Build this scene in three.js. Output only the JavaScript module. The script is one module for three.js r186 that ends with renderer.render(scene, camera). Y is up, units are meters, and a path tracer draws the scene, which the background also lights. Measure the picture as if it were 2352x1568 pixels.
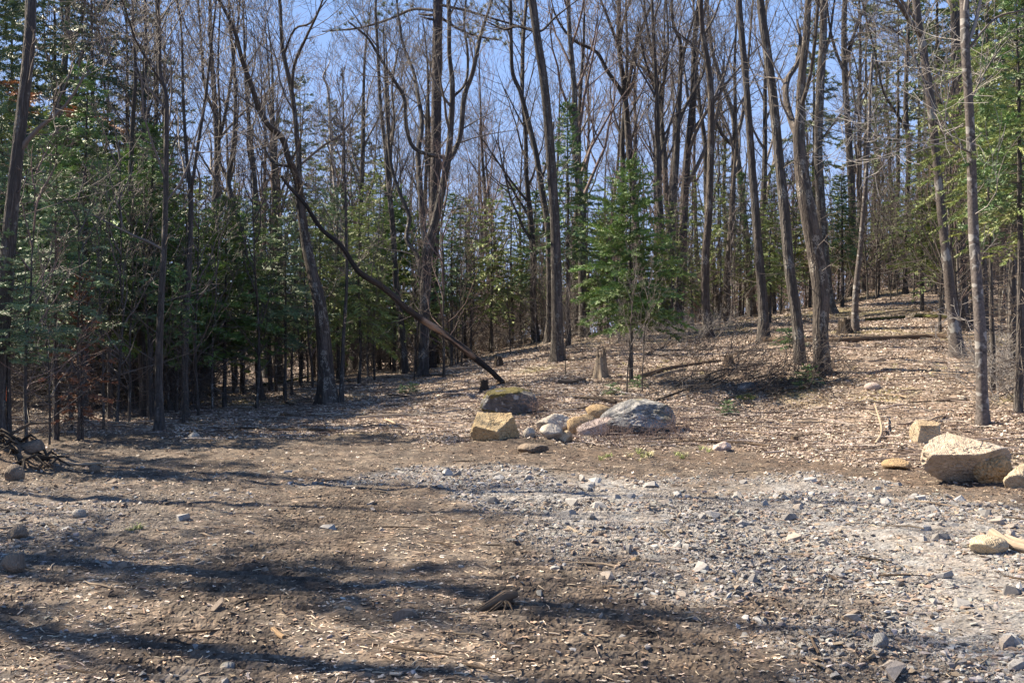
import * as THREE from 'three';
import { ConvexGeometry } from 'three/addons/geometries/ConvexGeometry.js';

// ---------------------------------------------------------------- camera, sky, sun, exposure
const scene = new THREE.Scene();
const EYE = 1.6, FOC = 2522, CX = 1176, CY = 784;
const camera = new THREE.PerspectiveCamera(34.54, 1024 / 682, 0.1, 1500);
camera.position.set(0, EYE, 0);
camera.lookAt(0, EYE, -10);
const renderer = new THREE.WebGLRenderer({ antialias: true });
renderer.toneMapping = THREE.LinearToneMapping;
renderer.toneMappingExposure = 2.85;
renderer.shadowMap.enabled = true;
{
  const W = 256, H = 128, d = new Float32Array(W * H * 4);
  for (let j = 0; j < H; j++) {
    const e = Math.max(0, Math.sin(((j + 0.5) / H - 0.5) * Math.PI));
    const k = 1 - Math.exp(-4 * e), up = sstep(0.3, 1, e), low = [0.24, 0.30, 0.43], high = mix3([0.07, 0.15, 0.335], [0.042, 0.076, 0.15], up);
    for (let i = 0; i < W; i++) {
      const o = (j * W + i) * 4;
      for (let c = 0; c < 3; c++) d[o + c] = low[c] + (high[c] - low[c]) * k;
      d[o + 3] = 1;
    }
  }
  const sky = new THREE.DataTexture(d, W, H, THREE.RGBAFormat, THREE.FloatType);
  sky.mapping = THREE.EquirectangularReflectionMapping;
  sky.magFilter = THREE.LinearFilter;
  sky.needsUpdate = true;
  scene.background = sky;
  scene.environment = sky;
}
const SUN_AZ = 19 * Math.PI / 180, SUN_EL = 46 * Math.PI / 180;   // from the far side of the clearing, at the viewer's left
const SUN = new THREE.Vector3(-Math.cos(SUN_AZ) * Math.cos(SUN_EL), Math.sin(SUN_EL), -Math.sin(SUN_AZ) * Math.cos(SUN_EL));
const sun = new THREE.DirectionalLight(0xfff0d8, 5);
sun.position.copy(SUN).multiplyScalar(120).add(new THREE.Vector3(0, 0, -25));
sun.target.position.set(0, 0, -25);
sun.castShadow = true;
sun.shadow.mapSize.set(4096, 4096);
Object.assign(sun.shadow.camera, { left: -70, right: 70, top: 70, bottom: -70, near: 1, far: 320 });
scene.add(sun, sun.target);

// ---------------------------------------------------------------- helpers
function sstep(a, b, x) { const t = Math.min(1, Math.max(0, (x - a) / (b - a))); return t * t * (3 - 2 * t); }
function mix3(a, b, t) { return [a[0] + (b[0] - a[0]) * t, a[1] + (b[1] - a[1]) * t, a[2] + (b[2] - a[2]) * t]; }
const V = (x, y, z) => new THREE.Vector3(x, y, z);
const clamp = (x, a = 0, b = 1) => Math.min(b, Math.max(a, x));
const lerp = (a, b, t) => a + (b - a) * t;
function rng(seed) {
  let a = (seed * 2654435761) >>> 0;
  return () => { a = (a + 0x6d2b79f5) >>> 0; let t = a; t = Math.imul(t ^ (t >>> 15), t | 1); t ^= t + Math.imul(t ^ (t >>> 7), t | 61); return ((t ^ (t >>> 14)) >>> 0) / 4294967296; };
}
const hash = (x, y, z = 0) => { let h = Math.imul(x, 374761393) ^ Math.imul(y, 668265263) ^ Math.imul(z, 2147483647 ^ 0x5bd1e995); h = Math.imul(h ^ (h >>> 13), 1274126177); return ((h ^ (h >>> 16)) >>> 0) / 4294967296; };
const mod = (a, n) => ((a % n) + n) % n;
function n2(x, y, px = 0, py = px) {                                  // value noise in 0..1, with a period if one is given
  const i = Math.floor(x), j = Math.floor(y); let u = x - i, v = y - j;
  u = u * u * (3 - 2 * u); v = v * v * (3 - 2 * v);
  const X = (k) => (px ? mod(k, px) : k), Y = (k) => (py ? mod(k, py) : k);
  return lerp(lerp(hash(X(i), Y(j)), hash(X(i + 1), Y(j)), u), lerp(hash(X(i), Y(j + 1)), hash(X(i + 1), Y(j + 1)), u), v);
}
function n3(x, y, z) {
  const i = Math.floor(x), j = Math.floor(y), k = Math.floor(z); let u = x - i, v = y - j, w = z - k;
  u = u * u * (3 - 2 * u); v = v * v * (3 - 2 * v); w = w * w * (3 - 2 * w);
  const l = (kk) => lerp(lerp(hash(i, j, kk), hash(i + 1, j, kk), u), lerp(hash(i, j + 1, kk), hash(i + 1, j + 1, kk), u), v);
  return lerp(l(k), l(k + 1), w);
}
const fbm2 = (x, y, o = 4) => { let s = 0, a = 0.5, t = 0; for (let i = 0; i < o; i++) { s += a * n2(x, y); t += a; a *= 0.5; x = x * 2.03 + 17.3; y = y * 2.03 + 5.1; } return s / t; };
const fbm3 = (x, y, z, o = 4) => { let s = 0, a = 0.5, t = 0; for (let i = 0; i < o; i++) { s += a * n3(x, y, z); t += a; a *= 0.5; x = x * 2.03 + 7.3; y = y * 2.03 + 5.1; z = z * 2.03 + 3.7; } return s / t; };
const table = (t, x) => { if (x <= t[0][0]) return t[0][1]; for (let i = 1; i < t.length; i++) if (x <= t[i][0]) { const k = (x - t[i - 1][0]) / (t[i][0] - t[i - 1][0]); return lerp(t[i - 1][1], t[i][1], k * k * (3 - 2 * k)); } return t[t.length - 1][1]; };

const taken = {};
function numbered(name) { const n = taken[name] = (taken[name] ?? -1) + 1; return n ? `${name}_${String(n).padStart(3, '0')}` : name; }
function tag(o, label, category, group, kind) { if (label) o.userData.label = label; if (category) o.userData.category = category; if (group) o.userData.group = group; if (kind) o.userData.kind = kind; return o; }
function mesh(name, geo, mat, parent) { const m = new THREE.Mesh(geo, mat); m.name = name; m.castShadow = m.receiveShadow = true; parent?.add(m); return m; }
function thing(name, label, category, group, pos) { const g = new THREE.Group(); g.name = numbered(name); if (pos) g.position.copy(pos); tag(g, label, category, group); scene.add(g); return g; }
function single(name, geo, mat, label, category, group, pos) { const m = mesh(numbered(name), geo, mat, scene); if (pos) m.position.copy(pos); return tag(m, label, category, group); }
function copyOf(src, label, group) { const c = src.clone(); c.name = numbered(src.userData.kindName); c.userData = { category: src.userData.category, label, group }; if (!group) delete c.userData.group; scene.add(c); return c; }

// growing vertex buffers
class Buf {
  constructor(indexed = true) { this.p = []; this.n = []; this.u = []; this.c = []; this.i = []; this.indexed = indexed; }
  geo(smooth = false) {
    const g = new THREE.BufferGeometry();
    g.setAttribute('position', new THREE.Float32BufferAttribute(this.p, 3));
    if (this.n.length === this.p.length) g.setAttribute('normal', new THREE.Float32BufferAttribute(this.n, 3));
    if (this.u.length) g.setAttribute('uv', new THREE.Float32BufferAttribute(this.u, 2));
    if (this.c.length) g.setAttribute('color', new THREE.Float32BufferAttribute(this.c, 3));
    if (this.i.length) g.setIndex(this.i);
    if (smooth) g.computeVertexNormals();
    return g;
  }
}
// a tapering tube through points; shape(angle, along) may change the radius, tint gives the vertex colour
function tube(B, pts, rad, sides, { shape, tint, cap, uv = 0.8, color } = {}) {
  const n = pts.length, base = B.p.length / 3, t = V(), side = V(), up = V(), q = V();
  let prev = null, run = 0;
  const hasC = tint || color;
  for (let k = 0; k < n; k++) {
    t.copy(pts[Math.min(n - 1, k + 1)]).sub(pts[Math.max(0, k - 1)]).normalize();
    if (!prev) { side.set(0, 0, -1); if (Math.abs(t.z) > 0.9) side.set(1, 0, 0); } else side.copy(prev);
    side.addScaledVector(t, -side.dot(t)).normalize();
    prev = side.clone();
    up.crossVectors(t, side);
    if (k) run += pts[k].distanceTo(pts[k - 1]);
    for (let s = 0; s <= sides; s++) {
      const a = (s / sides) * Math.PI * 2, ca = Math.cos(a), sa = Math.sin(a);
      const r = rad[k] * (shape ? shape(a, run, k / (n - 1)) : 1);
      q.set(side.x * ca + up.x * sa, side.y * ca + up.y * sa, side.z * ca + up.z * sa);
      B.p.push(pts[k].x + q.x * r, pts[k].y + q.y * r, pts[k].z + q.z * r);
      B.n.push(q.x, q.y, q.z);
      B.u.push((s / sides) * Math.max(1, Math.round(2 * Math.PI * rad[0] / uv * 2)) / 2, run / uv / 2);
      if (hasC) { const c = tint ? tint(a, run, k / (n - 1), pts[k]) : color; B.c.push(c[0], c[1], c[2]); }
    }
  }
  const w = sides + 1;
  for (let k = 0; k < n - 1; k++) for (let s = 0; s < sides; s++) {
    const a = base + k * w + s, b = a + 1, c = a + w, d = c + 1;
    B.i.push(a, b, c, b, d, c);
  }
  if (cap) for (const [k, flip] of [[0, true], [n - 1, false]]) {
    const m = B.p.length / 3, pt = pts[k];
    t.copy(pts[Math.min(n - 1, k + 1)]).sub(pts[Math.max(0, k - 1)]).normalize().multiplyScalar(flip ? -1 : 1);
    const cc = cap === true ? null : cap;
    B.p.push(pt.x, pt.y, pt.z); B.n.push(t.x, t.y, t.z); B.u.push(0.5, 0.5); if (hasC) B.c.push(...(cc ?? color ?? [1, 1, 1]));
    const first = B.p.length / 3;
    for (let s = 0; s <= sides; s++) { const o = (base + k * w + s) * 3; B.p.push(B.p[o], B.p[o + 1], B.p[o + 2]); B.n.push(t.x, t.y, t.z); B.u.push(0.5 + 0.3 * Math.cos(s), 0.5 + 0.3 * Math.sin(s)); if (hasC) B.c.push(...(cc ?? color ?? [1, 1, 1])); }
    for (let s = 0; s < sides; s++) flip ? B.i.push(m, first + s + 1, first + s) : B.i.push(m, first + s, first + s + 1);
  }
}
function smoothPath(pts, per = 4) {                                   // pts: [Vector3, radius][]
  const c = new THREE.CatmullRomCurve3(pts.map((p) => p[0]), false, 'centripetal'), n = (pts.length - 1) * per, P = [], R = [];
  for (let i = 0; i <= n; i++) { const t = i / n, f = t * (pts.length - 1), k = Math.min(pts.length - 2, Math.floor(f)); P.push(c.getPoint(t)); R.push(lerp(pts[k][1], pts[k + 1][1], f - k)); }
  return [P, R];
}

// ---------------------------------------------------------------- the lie of the land (x across, r metres away from the viewer)
const TOE = [[-12, 23], [-6, 21.5], [0, 16.6], [4, 15], [8, 11.6], [12, 11]];
const SLOPE = [[-14, 0.004], [-9, 0.014], [-4, 0.034], [3, 0.086], [18, 0.12]];
const REACH = [[-14, 14], [-4, 20], [3.4, 22.5], [18, 38], [30, 38]];
function landBase(x, z) {
  const r = -z, u = r - table(TOE, x), w = 1.6;
  let s = u > 20 ? u : w * Math.log(1 + Math.exp(u / w));
  const m = table(REACH, x * clamp(38 / Math.max(r, 1), 0, 1.2)), over = s - m * 0.8;
  if (over > 0) s = m * 0.8 + m * 0.2 * (1 - Math.exp(-over / (m * 0.2)));
  let h = table(SLOPE, x) * s;
  h += (fbm2(x * 0.16 + 3, z * 0.16 + 8, 3) - 0.5) * 0.45 * sstep(14, 26, r) * clamp(s / 4);
  h -= 0.42 * Math.exp(-(((x - 4.9) / 1.1) ** 2) - (((r - 20.6) / 0.9) ** 2));            // the root pit by the brush
  h += 0.45 * Math.exp(-(((x + 6.35) / 0.6) ** 2) - (((r - 13.6) / 0.8) ** 2));             // the heap of earth and roots
  h += 0.1 * Math.exp(-(((x - 0.3) / 0.55) ** 2) - (((r - 16.2) / 0.35) ** 2));
  return h;
}
const GRAVEL = [[-1.7, 12.7], [-1.2, 13.5], [0, 13.7], [1.08, 12.9], [2.4, 11.8], [3.4, 13.1], [3.9, 11.3], [4.7, 10.1], [9, 9.2], [10, 3.5], [2.2, 3.5], [2.5, 5.2], [2.0, 6.0], [1.45, 6.9], [1.0, 8], [0.1, 8.7], [-0.3, 10.4]];
function inside(x, r, poly) {                                          // signed distance-like: > 0 inside
  let c = false, best = 1e9;
  for (let i = 0, j = poly.length - 1; i < poly.length; j = i++) {
    const [x1, y1] = poly[i], [x2, y2] = poly[j];
    if ((y1 > r) !== (y2 > r) && x < ((x2 - x1) * (r - y1)) / (y2 - y1) + x1) c = !c;
    const t = clamp(((x - x1) * (x2 - x1) + (r - y1) * (y2 - y1)) / ((x2 - x1) ** 2 + (y2 - y1) ** 2));
    best = Math.min(best, Math.hypot(x - x1 - t * (x2 - x1), r - y1 - t * (y2 - y1)));
  }
  return c ? best : -best;
}
const LITTER = [[-12, 19.5], [-7, 18.8], [-3, 18.6], [-1.2, 17.2], [0.5, 16.4], [1.5, 15.9], [3, 15.6], [4.6, 13.7], [6.2, 11.6], [9, 11]];
function zones(x, z) {                                                 // how much gravel, leaf litter and dark mould lies here
  const r = -z, wob = fbm2(x * 0.9 + 4, z * 0.9, 3) - 0.5;
  const g1 = sstep(-0.55, 0.8, inside(x, r, GRAVEL) + wob * 2.2 + (n2(x * 3.1, z * 3.1) - 0.5) * 0.5);
  const gl = 0.6 * sstep(0, 1.2, (-1.25 - x * 0.9 - (r - 5.1) * 1.1) + wob * 2.4) + 0.5 * Math.exp(-(((x + 4.6) / 1.6) ** 2) - (((r - 9.6) / 2) ** 2));
  const litter = sstep(-0.9, 0.9, r - table(LITTER, x) + wob * 3.2);
  return { gravel: clamp(Math.max(g1, gl) * (1 - litter)), litter, g1 };
}
const TRACKS = [[-1.7, 0.5], [0.45, 0.6], [1.75, 0.45], [-3.4, 0.4]];
function relief(x, z) {                                                // clods, tread marks, ruts
  const r = -z;
  if (r > 34 || r < 2) return 0;
  const near = 1 - sstep(22, 34, r);
  let h = (fbm2(x * 2.2, z * 2.2, 3) - 0.5) * 0.11 + (n2(x * 11, z * 11) - 0.5) * 0.02 + (n2(x * 27 + 9, z * 27) - 0.5) * 0.011;
  if (r < 13) {
    const bend = 0.10 * (r - 5) + 0.25 * Math.sin(r * 0.35);
    let t = 0;
    for (const [c, w] of TRACKS) t = Math.max(t, 1 - sstep(w * 0.75, w * 1.25, Math.abs(x - c + bend - 0.4)));
    const on = t * sstep(13, 10.5, r) * sstep(0.3, 0.5, fbm2(x * 0.8 + 11, z * 0.8 + 2, 2) + 0.12);
    h = h * (1 - 0.75 * on) + on * (0.055 * (Math.abs(((r + x * 0.12 + 0.03 * n2(x * 2, z * 2)) / 0.13) % 1 - 0.5) * 2 - 0.5) - 0.015);
  }
  return h * near;
}
const land = (x, z) => landBase(x, z) + relief(x, z);
const P = (px, py, r) => V(((px - CX) / FOC) * r, EYE - ((py - CY) / FOC) * r, -r);        // a direction in the picture and a distance
function G(px, py) {                                                                       // where that direction meets the land
  for (let r = 3; r < 70; r += 0.04) { const p = P(px, py, r); if (p.y <= landBase(p.x, p.z)) { p.y = land(p.x, p.z); return p; } }
  const p = P(px, py, 48); p.y = land(p.x, p.z); return p;
}
function D(px, r) { const x = ((px - CX) / FOC) * r; return V(x, land(x, -r), -r); }

// ---------------------------------------------------------------- procedural materials
const toS = (x) => Math.round(255 * clamp(x <= 0.0031308 ? x * 12.92 : 1.055 * Math.pow(x, 1 / 2.4) - 0.055));
function texture(w, h, fn, srgb) {
  const d = new Uint8Array(w * h * 4);
  for (let j = 0; j < h; j++) for (let i = 0; i < w; i++) {
    const c = fn(i / w, j / h), o = (j * w + i) * 4;
    if (srgb) { d[o] = toS(c[0]); d[o + 1] = toS(c[1]); d[o + 2] = toS(c[2]); } else d[o] = d[o + 1] = d[o + 2] = Math.round(255 * clamp(c));
    d[o + 3] = 255;
  }
  const t = new THREE.DataTexture(d, w, h);
  t.wrapS = t.wrapT = THREE.RepeatWrapping; t.magFilter = THREE.LinearFilter; t.minFilter = THREE.LinearMipmapLinearFilter; t.generateMipmaps = true;
  if (srgb) t.colorSpace = THREE.SRGBColorSpace;
  t.needsUpdate = true;
  return t;
}
const pf = (u, v, a, b, o = 4) => { let s = 0, k = 0.5, t = 0; for (let i = 0; i < o; i++) { s += k * n2(u * a + i * 31, v * b + i * 17, a, b); t += k; k *= 0.55; a *= 2; b *= 2; } return s / t; };
function barkPair(kind) {
  const height = (u, v) => {
    if (kind === 'smooth' || kind === 'ash') return 0.55 + 0.3 * (pf(u, v, 6, 14) - 0.5) + 0.25 * (pf(u, v, 24, 40, 2) - 0.5);
    if (kind === 'birch') return 0.6 + 0.2 * (pf(u, v, 4, 30) - 0.5);
    if (kind === 'wood') return pf(u + 0.03 * pf(u, v, 2, 3), v, 34, 3, 3);
    const warp = 0.06 * pf(u, v, 3, 4), a = kind === 'pine' ? 11 : 15, b = kind === 'pine' ? 7 : 4;
    const f = Math.abs(pf(u + warp, v, a, b, 3) - 0.5) * 2;
    return clamp(0.15 + 1.5 * f) * (0.75 + 0.5 * (pf(u, v, 30, 44, 2) - 0.5));
  };
  const color = (u, v) => {
    const h = height(u, v), blot = pf(u, v, 4, 6, 4), fine = pf(u, v, 40, 60, 2);
    let c;
    if (kind === 'maple') { c = mix3([0.03, 0.026, 0.024], [0.15, 0.133, 0.121], h); c = mix3(c, [0.30, 0.30, 0.275], 0.75 * sstep(0.56, 0.66, blot) * sstep(0.35, 0.6, fine)); }
    else if (kind === 'cherry') { c = mix3([0.028, 0.024, 0.022], [0.135, 0.118, 0.107], h); c = mix3(c, [0.20, 0.20, 0.18], 0.7 * sstep(0.6, 0.7, blot) * sstep(0.4, 0.6, fine)); }
    else if (kind === 'ash') { c = mix3([0.045, 0.038, 0.035], [0.12, 0.10, 0.09], fine); c = mix3(c, [0.28, 0.275, 0.26], 0.8 * sstep(0.56, 0.62, blot)); }
    else if (kind === 'pine') c = mix3([0.035, 0.027, 0.026], [0.115, 0.095, 0.09], h);
    else if (kind === 'smooth') { c = mix3([0.055, 0.047, 0.044], [0.15, 0.127, 0.115], fine); c = mix3(c, [0.36, 0.35, 0.33], 0.65 * sstep(0.56, 0.62, pf(u, v, 6, 11, 4))); c = mix3(c, [0.03, 0.025, 0.025], 0.7 * sstep(0.62, 0.70, pf(u, v, 7, 12, 3))); }
    else if (kind === 'birch') { const m = sstep(0.6, 0.68, pf(u, v, 5, 40, 3)); c = mix3([0.46, 0.42, 0.39], [0.07, 0.06, 0.055], m); c = mix3(c, [0.2, 0.17, 0.15], 0.6 * sstep(0.5, 0.7, blot)); }
    else c = mix3([0.17, 0.125, 0.085], [0.42, 0.35, 0.27], h);
    return c.map((x) => x * (0.85 + 0.3 * fine));
  };
  return { map: texture(256, 512, color, true), bumpMap: texture(256, 512, height, false) };
}
const BARK = {};
for (const k of ['maple', 'cherry', 'ash', 'pine', 'smooth', 'birch', 'wood']) BARK[k] = barkPair(k);
const barkMat = (k, color = 0xffffff, bump = 0.02) => new THREE.MeshStandardMaterial({ ...BARK[k], color, roughness: 0.92, bumpScale: bump, vertexColors: false });
const gray = (a, b = a, c = a) => new THREE.Color().setRGB(a, b, c);
const M = {
  maple: barkMat('maple', gray(1), 0.03), cherry: barkMat('cherry', gray(1), 0.035), mapleWarm: barkMat('maple', gray(1, 0.93, 0.88), 0.035),
  pine: barkMat('pine', gray(1), 0.035), smooth: barkMat('smooth', gray(1), 0.012), ash: barkMat('ash', gray(1), 0.012),
  birch: barkMat('birch', gray(1), 0.006), wood: barkMat('wood', gray(0.85), 0.012), woodDark: barkMat('wood', gray(0.42, 0.36, 0.32), 0.02), woodPale: barkMat('wood', gray(1.15, 1.1, 1.05), 0.008), woodGold: barkMat('wood', gray(1.0, 0.82, 0.6), 0.01),
  char: barkMat('wood', gray(0.16, 0.14, 0.13), 0.03),
  twig: new THREE.MeshStandardMaterial({ color: gray(0.13, 0.11, 0.10), roughness: 0.75 }),
  twigPale: new THREE.MeshStandardMaterial({ color: gray(0.24, 0.22, 0.205), roughness: 0.7 }),
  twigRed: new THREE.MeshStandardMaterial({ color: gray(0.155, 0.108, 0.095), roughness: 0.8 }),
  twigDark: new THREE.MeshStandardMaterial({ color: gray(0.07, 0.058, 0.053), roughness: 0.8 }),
  needles: new THREE.MeshPhysicalMaterial({ color: 0xffffff, vertexColors: true, roughness: 0.55, transmission: 0.3, thickness: 0, side: THREE.DoubleSide }),
  stick: new THREE.MeshStandardMaterial({ ...BARK.wood, color: gray(0.75, 0.66, 0.6), roughness: 0.9, bumpScale: 0.004 }),
};

// ---------------------------------------------------------------- the ground
const grain = (u, v) => 0.62 + 0.42 * pf(u, v, 22, 22, 3) + 0.55 * sstep(0.64, 0.74, pf(u + 0.3, v, 60, 90, 2)) - 0.42 * sstep(0.6, 0.72, pf(u, v + 0.4, 44, 70, 2));
const groundMap = texture(1024, 1024, (u, v) => { const g = grain(u, v), w = pf(u, v, 9, 9, 3) - 0.5; return [0.62 * g * (1 + 0.2 * w), 0.6 * g, 0.58 * g * (1 - 0.2 * w)]; }, true);
const groundBump = texture(1024, 1024, (u, v) => 0.5 * pf(u, v, 26, 34, 3) + 0.5 * pf(u, v, 90, 120, 2), false);
function groundColour(x, z) {
  const r = -z, q = zones(x, z), a = fbm2(x * 0.55, z * 0.55, 4), b = fbm2(x * 5, z * 5, 3), f = n2(x * 23, z * 23);
  let c = mix3([0.112, 0.087, 0.067], [0.195, 0.158, 0.126], clamp((a - 0.3) * 2.2));
  c = mix3(c, [0.06, 0.045, 0.036], 0.8 * sstep(0.47, 0.58, b * 0.65 + a * 0.35));
  const band = sstep(1.4, 0, Math.abs(r - table(LITTER, x) + 1.1)) * sstep(-2, 0.5, x);
  c = mix3(c, [0.10, 0.07, 0.05], 0.75 * band);
  c = mix3(c, mix3([0.205, 0.195, 0.185], [0.36, 0.35, 0.34], b * 0.6 + f * 0.4), q.gravel * (0.72 + 0.28 * f));
  let l = mix3([0.19, 0.145, 0.115], [0.36, 0.29, 0.235], clamp(b * 1.3 - 0.15));
  l = mix3(l, [0.27, 0.26, 0.09], 0.5 * sstep(0.6, 0.72, fbm2(x * 0.33 + 40, z * 0.33, 3)));
  c = mix3(c, l, q.litter);
  const torn = sstep(0.45, 0.6, Math.exp(-(((x + 6.35) / 0.75) ** 4) - (((r - 13.6) / 1.0) ** 4)) * (0.6 + 0.8 * b));
  c = mix3(c, [0.13, 0.095, 0.07], torn);                              // torn-up bare soil of the heap
  return c.map((k) => k * 1.55);
}
{
  const ang = [], rad = [];
  for (let i = 0; i < 46; i++) ang.push(lerp(-Math.PI, -0.62, i / 46));
  for (let i = 0; i < 470; i++) ang.push(lerp(-0.62, 0.62, i / 470));
  for (let i = 0; i <= 46; i++) ang.push(lerp(0.62, Math.PI, i / 46));
  for (let i = 0; i < 16; i++) rad.push(lerp(0.4, 4.2, i / 16));
  for (let i = 0; i < 600; i++) rad.push(4.2 * Math.pow(14 / 4.2, i / 600));
  for (let i = 0; i < 170; i++) rad.push(14 * Math.pow(34 / 14, i / 170));
  for (let i = 0; i <= 70; i++) rad.push(34 * Math.pow(900 / 34, i / 70));
  const A = ang.length, p = [], c = [], u = [], idx = [];
  for (const r of rad) for (const a of ang) {
    const x = Math.sin(a) * r, z = -Math.cos(a) * r, k = groundColour(x, z);
    p.push(x, land(x, z), z); c.push(...k); u.push(x / 1.9, z / 1.9);
  }
  for (let j = 0; j < rad.length - 1; j++) for (let i = 0; i < A - 1; i++) { const a = j * A + i, b = a + 1, d = a + A, e = d + 1; idx.push(a, b, d, b, e, d); }
  const g = new THREE.BufferGeometry();
  g.setAttribute('position', new THREE.Float32BufferAttribute(p, 3));
  g.setAttribute('color', new THREE.Float32BufferAttribute(c, 3));
  g.setAttribute('uv', new THREE.Float32BufferAttribute(u, 2));
  g.setIndex(idx); g.computeVertexNormals();
  const gm = new THREE.MeshStandardMaterial({ map: groundMap, bumpMap: groundBump, bumpScale: 0.03, vertexColors: true, roughness: 0.97 });
  tag(mesh('ground', g, gm, scene), 'bare earth, gravel and leaf strewn slope of the clearing', 'ground', null, 'structure');
}

// ---------------------------------------------------------------- rocks
function rockGeo(seed, detail, { cuts = 9, rough = 0.06, sx = 1, sy = 1, sz = 1, planes = null, keep = 0.62, tint = null, smooth = false, uvs = 0.5, warp = 0 } = {}) {
  const R = rng(seed), lumpy = planes ? 1.1 : 1.6, g = new THREE.IcosahedronGeometry(1, detail), pos = g.attributes.position, pl = planes ? planes.map(([x, y, z, d]) => [V(x, y, z).normalize(), d]) : [];
  if (!planes) for (let i = 0; i < cuts; i++) pl.push([V(R() * 2 - 1, R() * 2 - 1, R() * 2 - 1).normalize(), lerp(keep, 0.95, R())]);
  const col = [], uv = [], v = V(), o = seed * 7.13;
  for (let i = 0; i < pos.count; i++) {
    v.fromBufferAttribute(pos, i).normalize();
    let r = 1;
    for (const [n, d] of pl) { const k = v.dot(n); if (k > 1e-3) r = Math.min(r, d / k); }
    r += (fbm3(v.x * 1.7 + o, v.y * 1.7, v.z * 1.7, 2) - 0.5) * rough * lumpy + (fbm3(v.x * 6 + o, v.y * 6, v.z * 6, 3) - 0.5) * rough * 1.3 + warp * (fbm3(v.x * 14, v.y * 14 + o, v.z * 14, 3) - 0.5) - warp * 1.6 * sstep(0.06, 0, Math.abs(fbm3(v.x * 2.6 + o, v.y * 4.5, v.z * 2.6, 3) - 0.5));
    v.multiplyScalar(r);
    v.set(v.x * sx, v.y * sy, v.z * sz);
    pos.setXYZ(i, v.x, v.y, v.z);
    uv.push((v.x + v.y * 0.3) / uvs, (v.z + v.y * 0.9) / uvs);
    if (tint) col.push(...tint(v, o));
  }
  g.setAttribute('uv', new THREE.Float32BufferAttribute(uv, 2));
  if (tint) g.setAttribute('color', new THREE.Float32BufferAttribute(col, 3));
  g.deleteAttribute('normal');
  if (!smooth) return g;
  // join the corners so that the facets run into one another
  const key = new Map(), idx = [], P2 = [], U2 = [], C2 = [];
  for (let i = 0; i < pos.count; i++) {
    const s = `${pos.getX(i).toFixed(4)},${pos.getY(i).toFixed(4)},${pos.getZ(i).toFixed(4)}`;
    if (!key.has(s)) { key.set(s, P2.length / 3); P2.push(pos.getX(i), pos.getY(i), pos.getZ(i)); U2.push(uv[i * 2], uv[i * 2 + 1]); if (tint) C2.push(col[i * 3], col[i * 3 + 1], col[i * 3 + 2]); }
    idx.push(key.get(s));
  }
  const h = new THREE.BufferGeometry();
  h.setAttribute('position', new THREE.Float32BufferAttribute(P2, 3)); h.setAttribute('uv', new THREE.Float32BufferAttribute(U2, 2));
  if (tint) h.setAttribute('color', new THREE.Float32BufferAttribute(C2, 3));
  h.setIndex(idx); h.computeVertexNormals();
  return h;
}
const rockMap = texture(512, 512, (u, v) => { const g = 0.85 + 0.7 * (pf(u, v, 14, 14, 4) - 0.5) + 0.5 * (pf(u, v, 90, 90, 2) - 0.5); return [g, g, g]; }, true);
const rockBump = texture(512, 512, (u, v) => 0.6 * pf(u, v, 10, 10, 4) + 0.4 * pf(u, v, 70, 70, 2), false);
const rockMat = new THREE.MeshStandardMaterial({ map: rockMap, bumpMap: rockBump, bumpScale: 0.03, vertexColors: true, roughness: 0.88 });
const stoneMats = [[0.31, 0.295, 0.28], [0.43, 0.415, 0.395], [0.19, 0.18, 0.172], [0.35, 0.30, 0.255], [0.23, 0.18, 0.14]].map((c) => new THREE.MeshStandardMaterial({ map: rockMap, bumpMap: rockBump, bumpScale: 0.002, color: gray(...c), roughness: 0.85 }));

const tintGrey = (v, o) => { const a = fbm3(v.x * 4 + o, v.y * 4, v.z * 4, 4), b = fbm3(v.x * 14, v.y * 14 + o, v.z * 14, 3); let c = mix3([0.13, 0.13, 0.13], [0.32, 0.315, 0.31], b); c = mix3(c, [0.50, 0.48, 0.46], 0.7 * sstep(0.54, 0.64, a)); return mix3(c, [0.20, 0.17, 0.09], 0.6 * sstep(0.6, 0.68, fbm3(v.x * 3, v.y * 3, v.z * 3 + o, 4))); };
const tintMossy = (v, o) => { const a = fbm3(v.x * 3 + o, v.y * 3.4, v.z * 3, 4), b = fbm3(v.x * 12, v.y * 12 + o, v.z * 12, 3); let c = mix3([0.07, 0.066, 0.063], [0.19, 0.18, 0.175], b); c = mix3(c, [0.5, 0.49, 0.47], 0.8 * sstep(0.6, 0.7, fbm3(v.x * 9 + 3, v.y * 9, v.z * 9, 3))); return mix3(c, [0.14, 0.115, 0.025], 0.92 * sstep(0.45, 0.51, a)); };
const tintTan = (v, o) => { const a = fbm3(v.x * 3 + o, v.y * 6, v.z * 3, 4), b = fbm3(v.x * 11, v.y * 16 + o, v.z * 11, 3); let c = mix3([0.44, 0.345, 0.225], [0.56, 0.465, 0.33], b); return mix3(c, [0.34, 0.22, 0.11], 0.5 * sstep(0.55, 0.66, a)); };
const tintGold = (v, o) => { const a = fbm3(v.x * 3 + o, v.y * 6, v.z * 3, 4), b = fbm3(v.x * 11, v.y * 16 + o, v.z * 11, 3); return mix3(mix3([0.43, 0.315, 0.17], [0.55, 0.42, 0.245], b), [0.33, 0.23, 0.12], 0.5 * sstep(0.55, 0.66, a)); };
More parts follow.
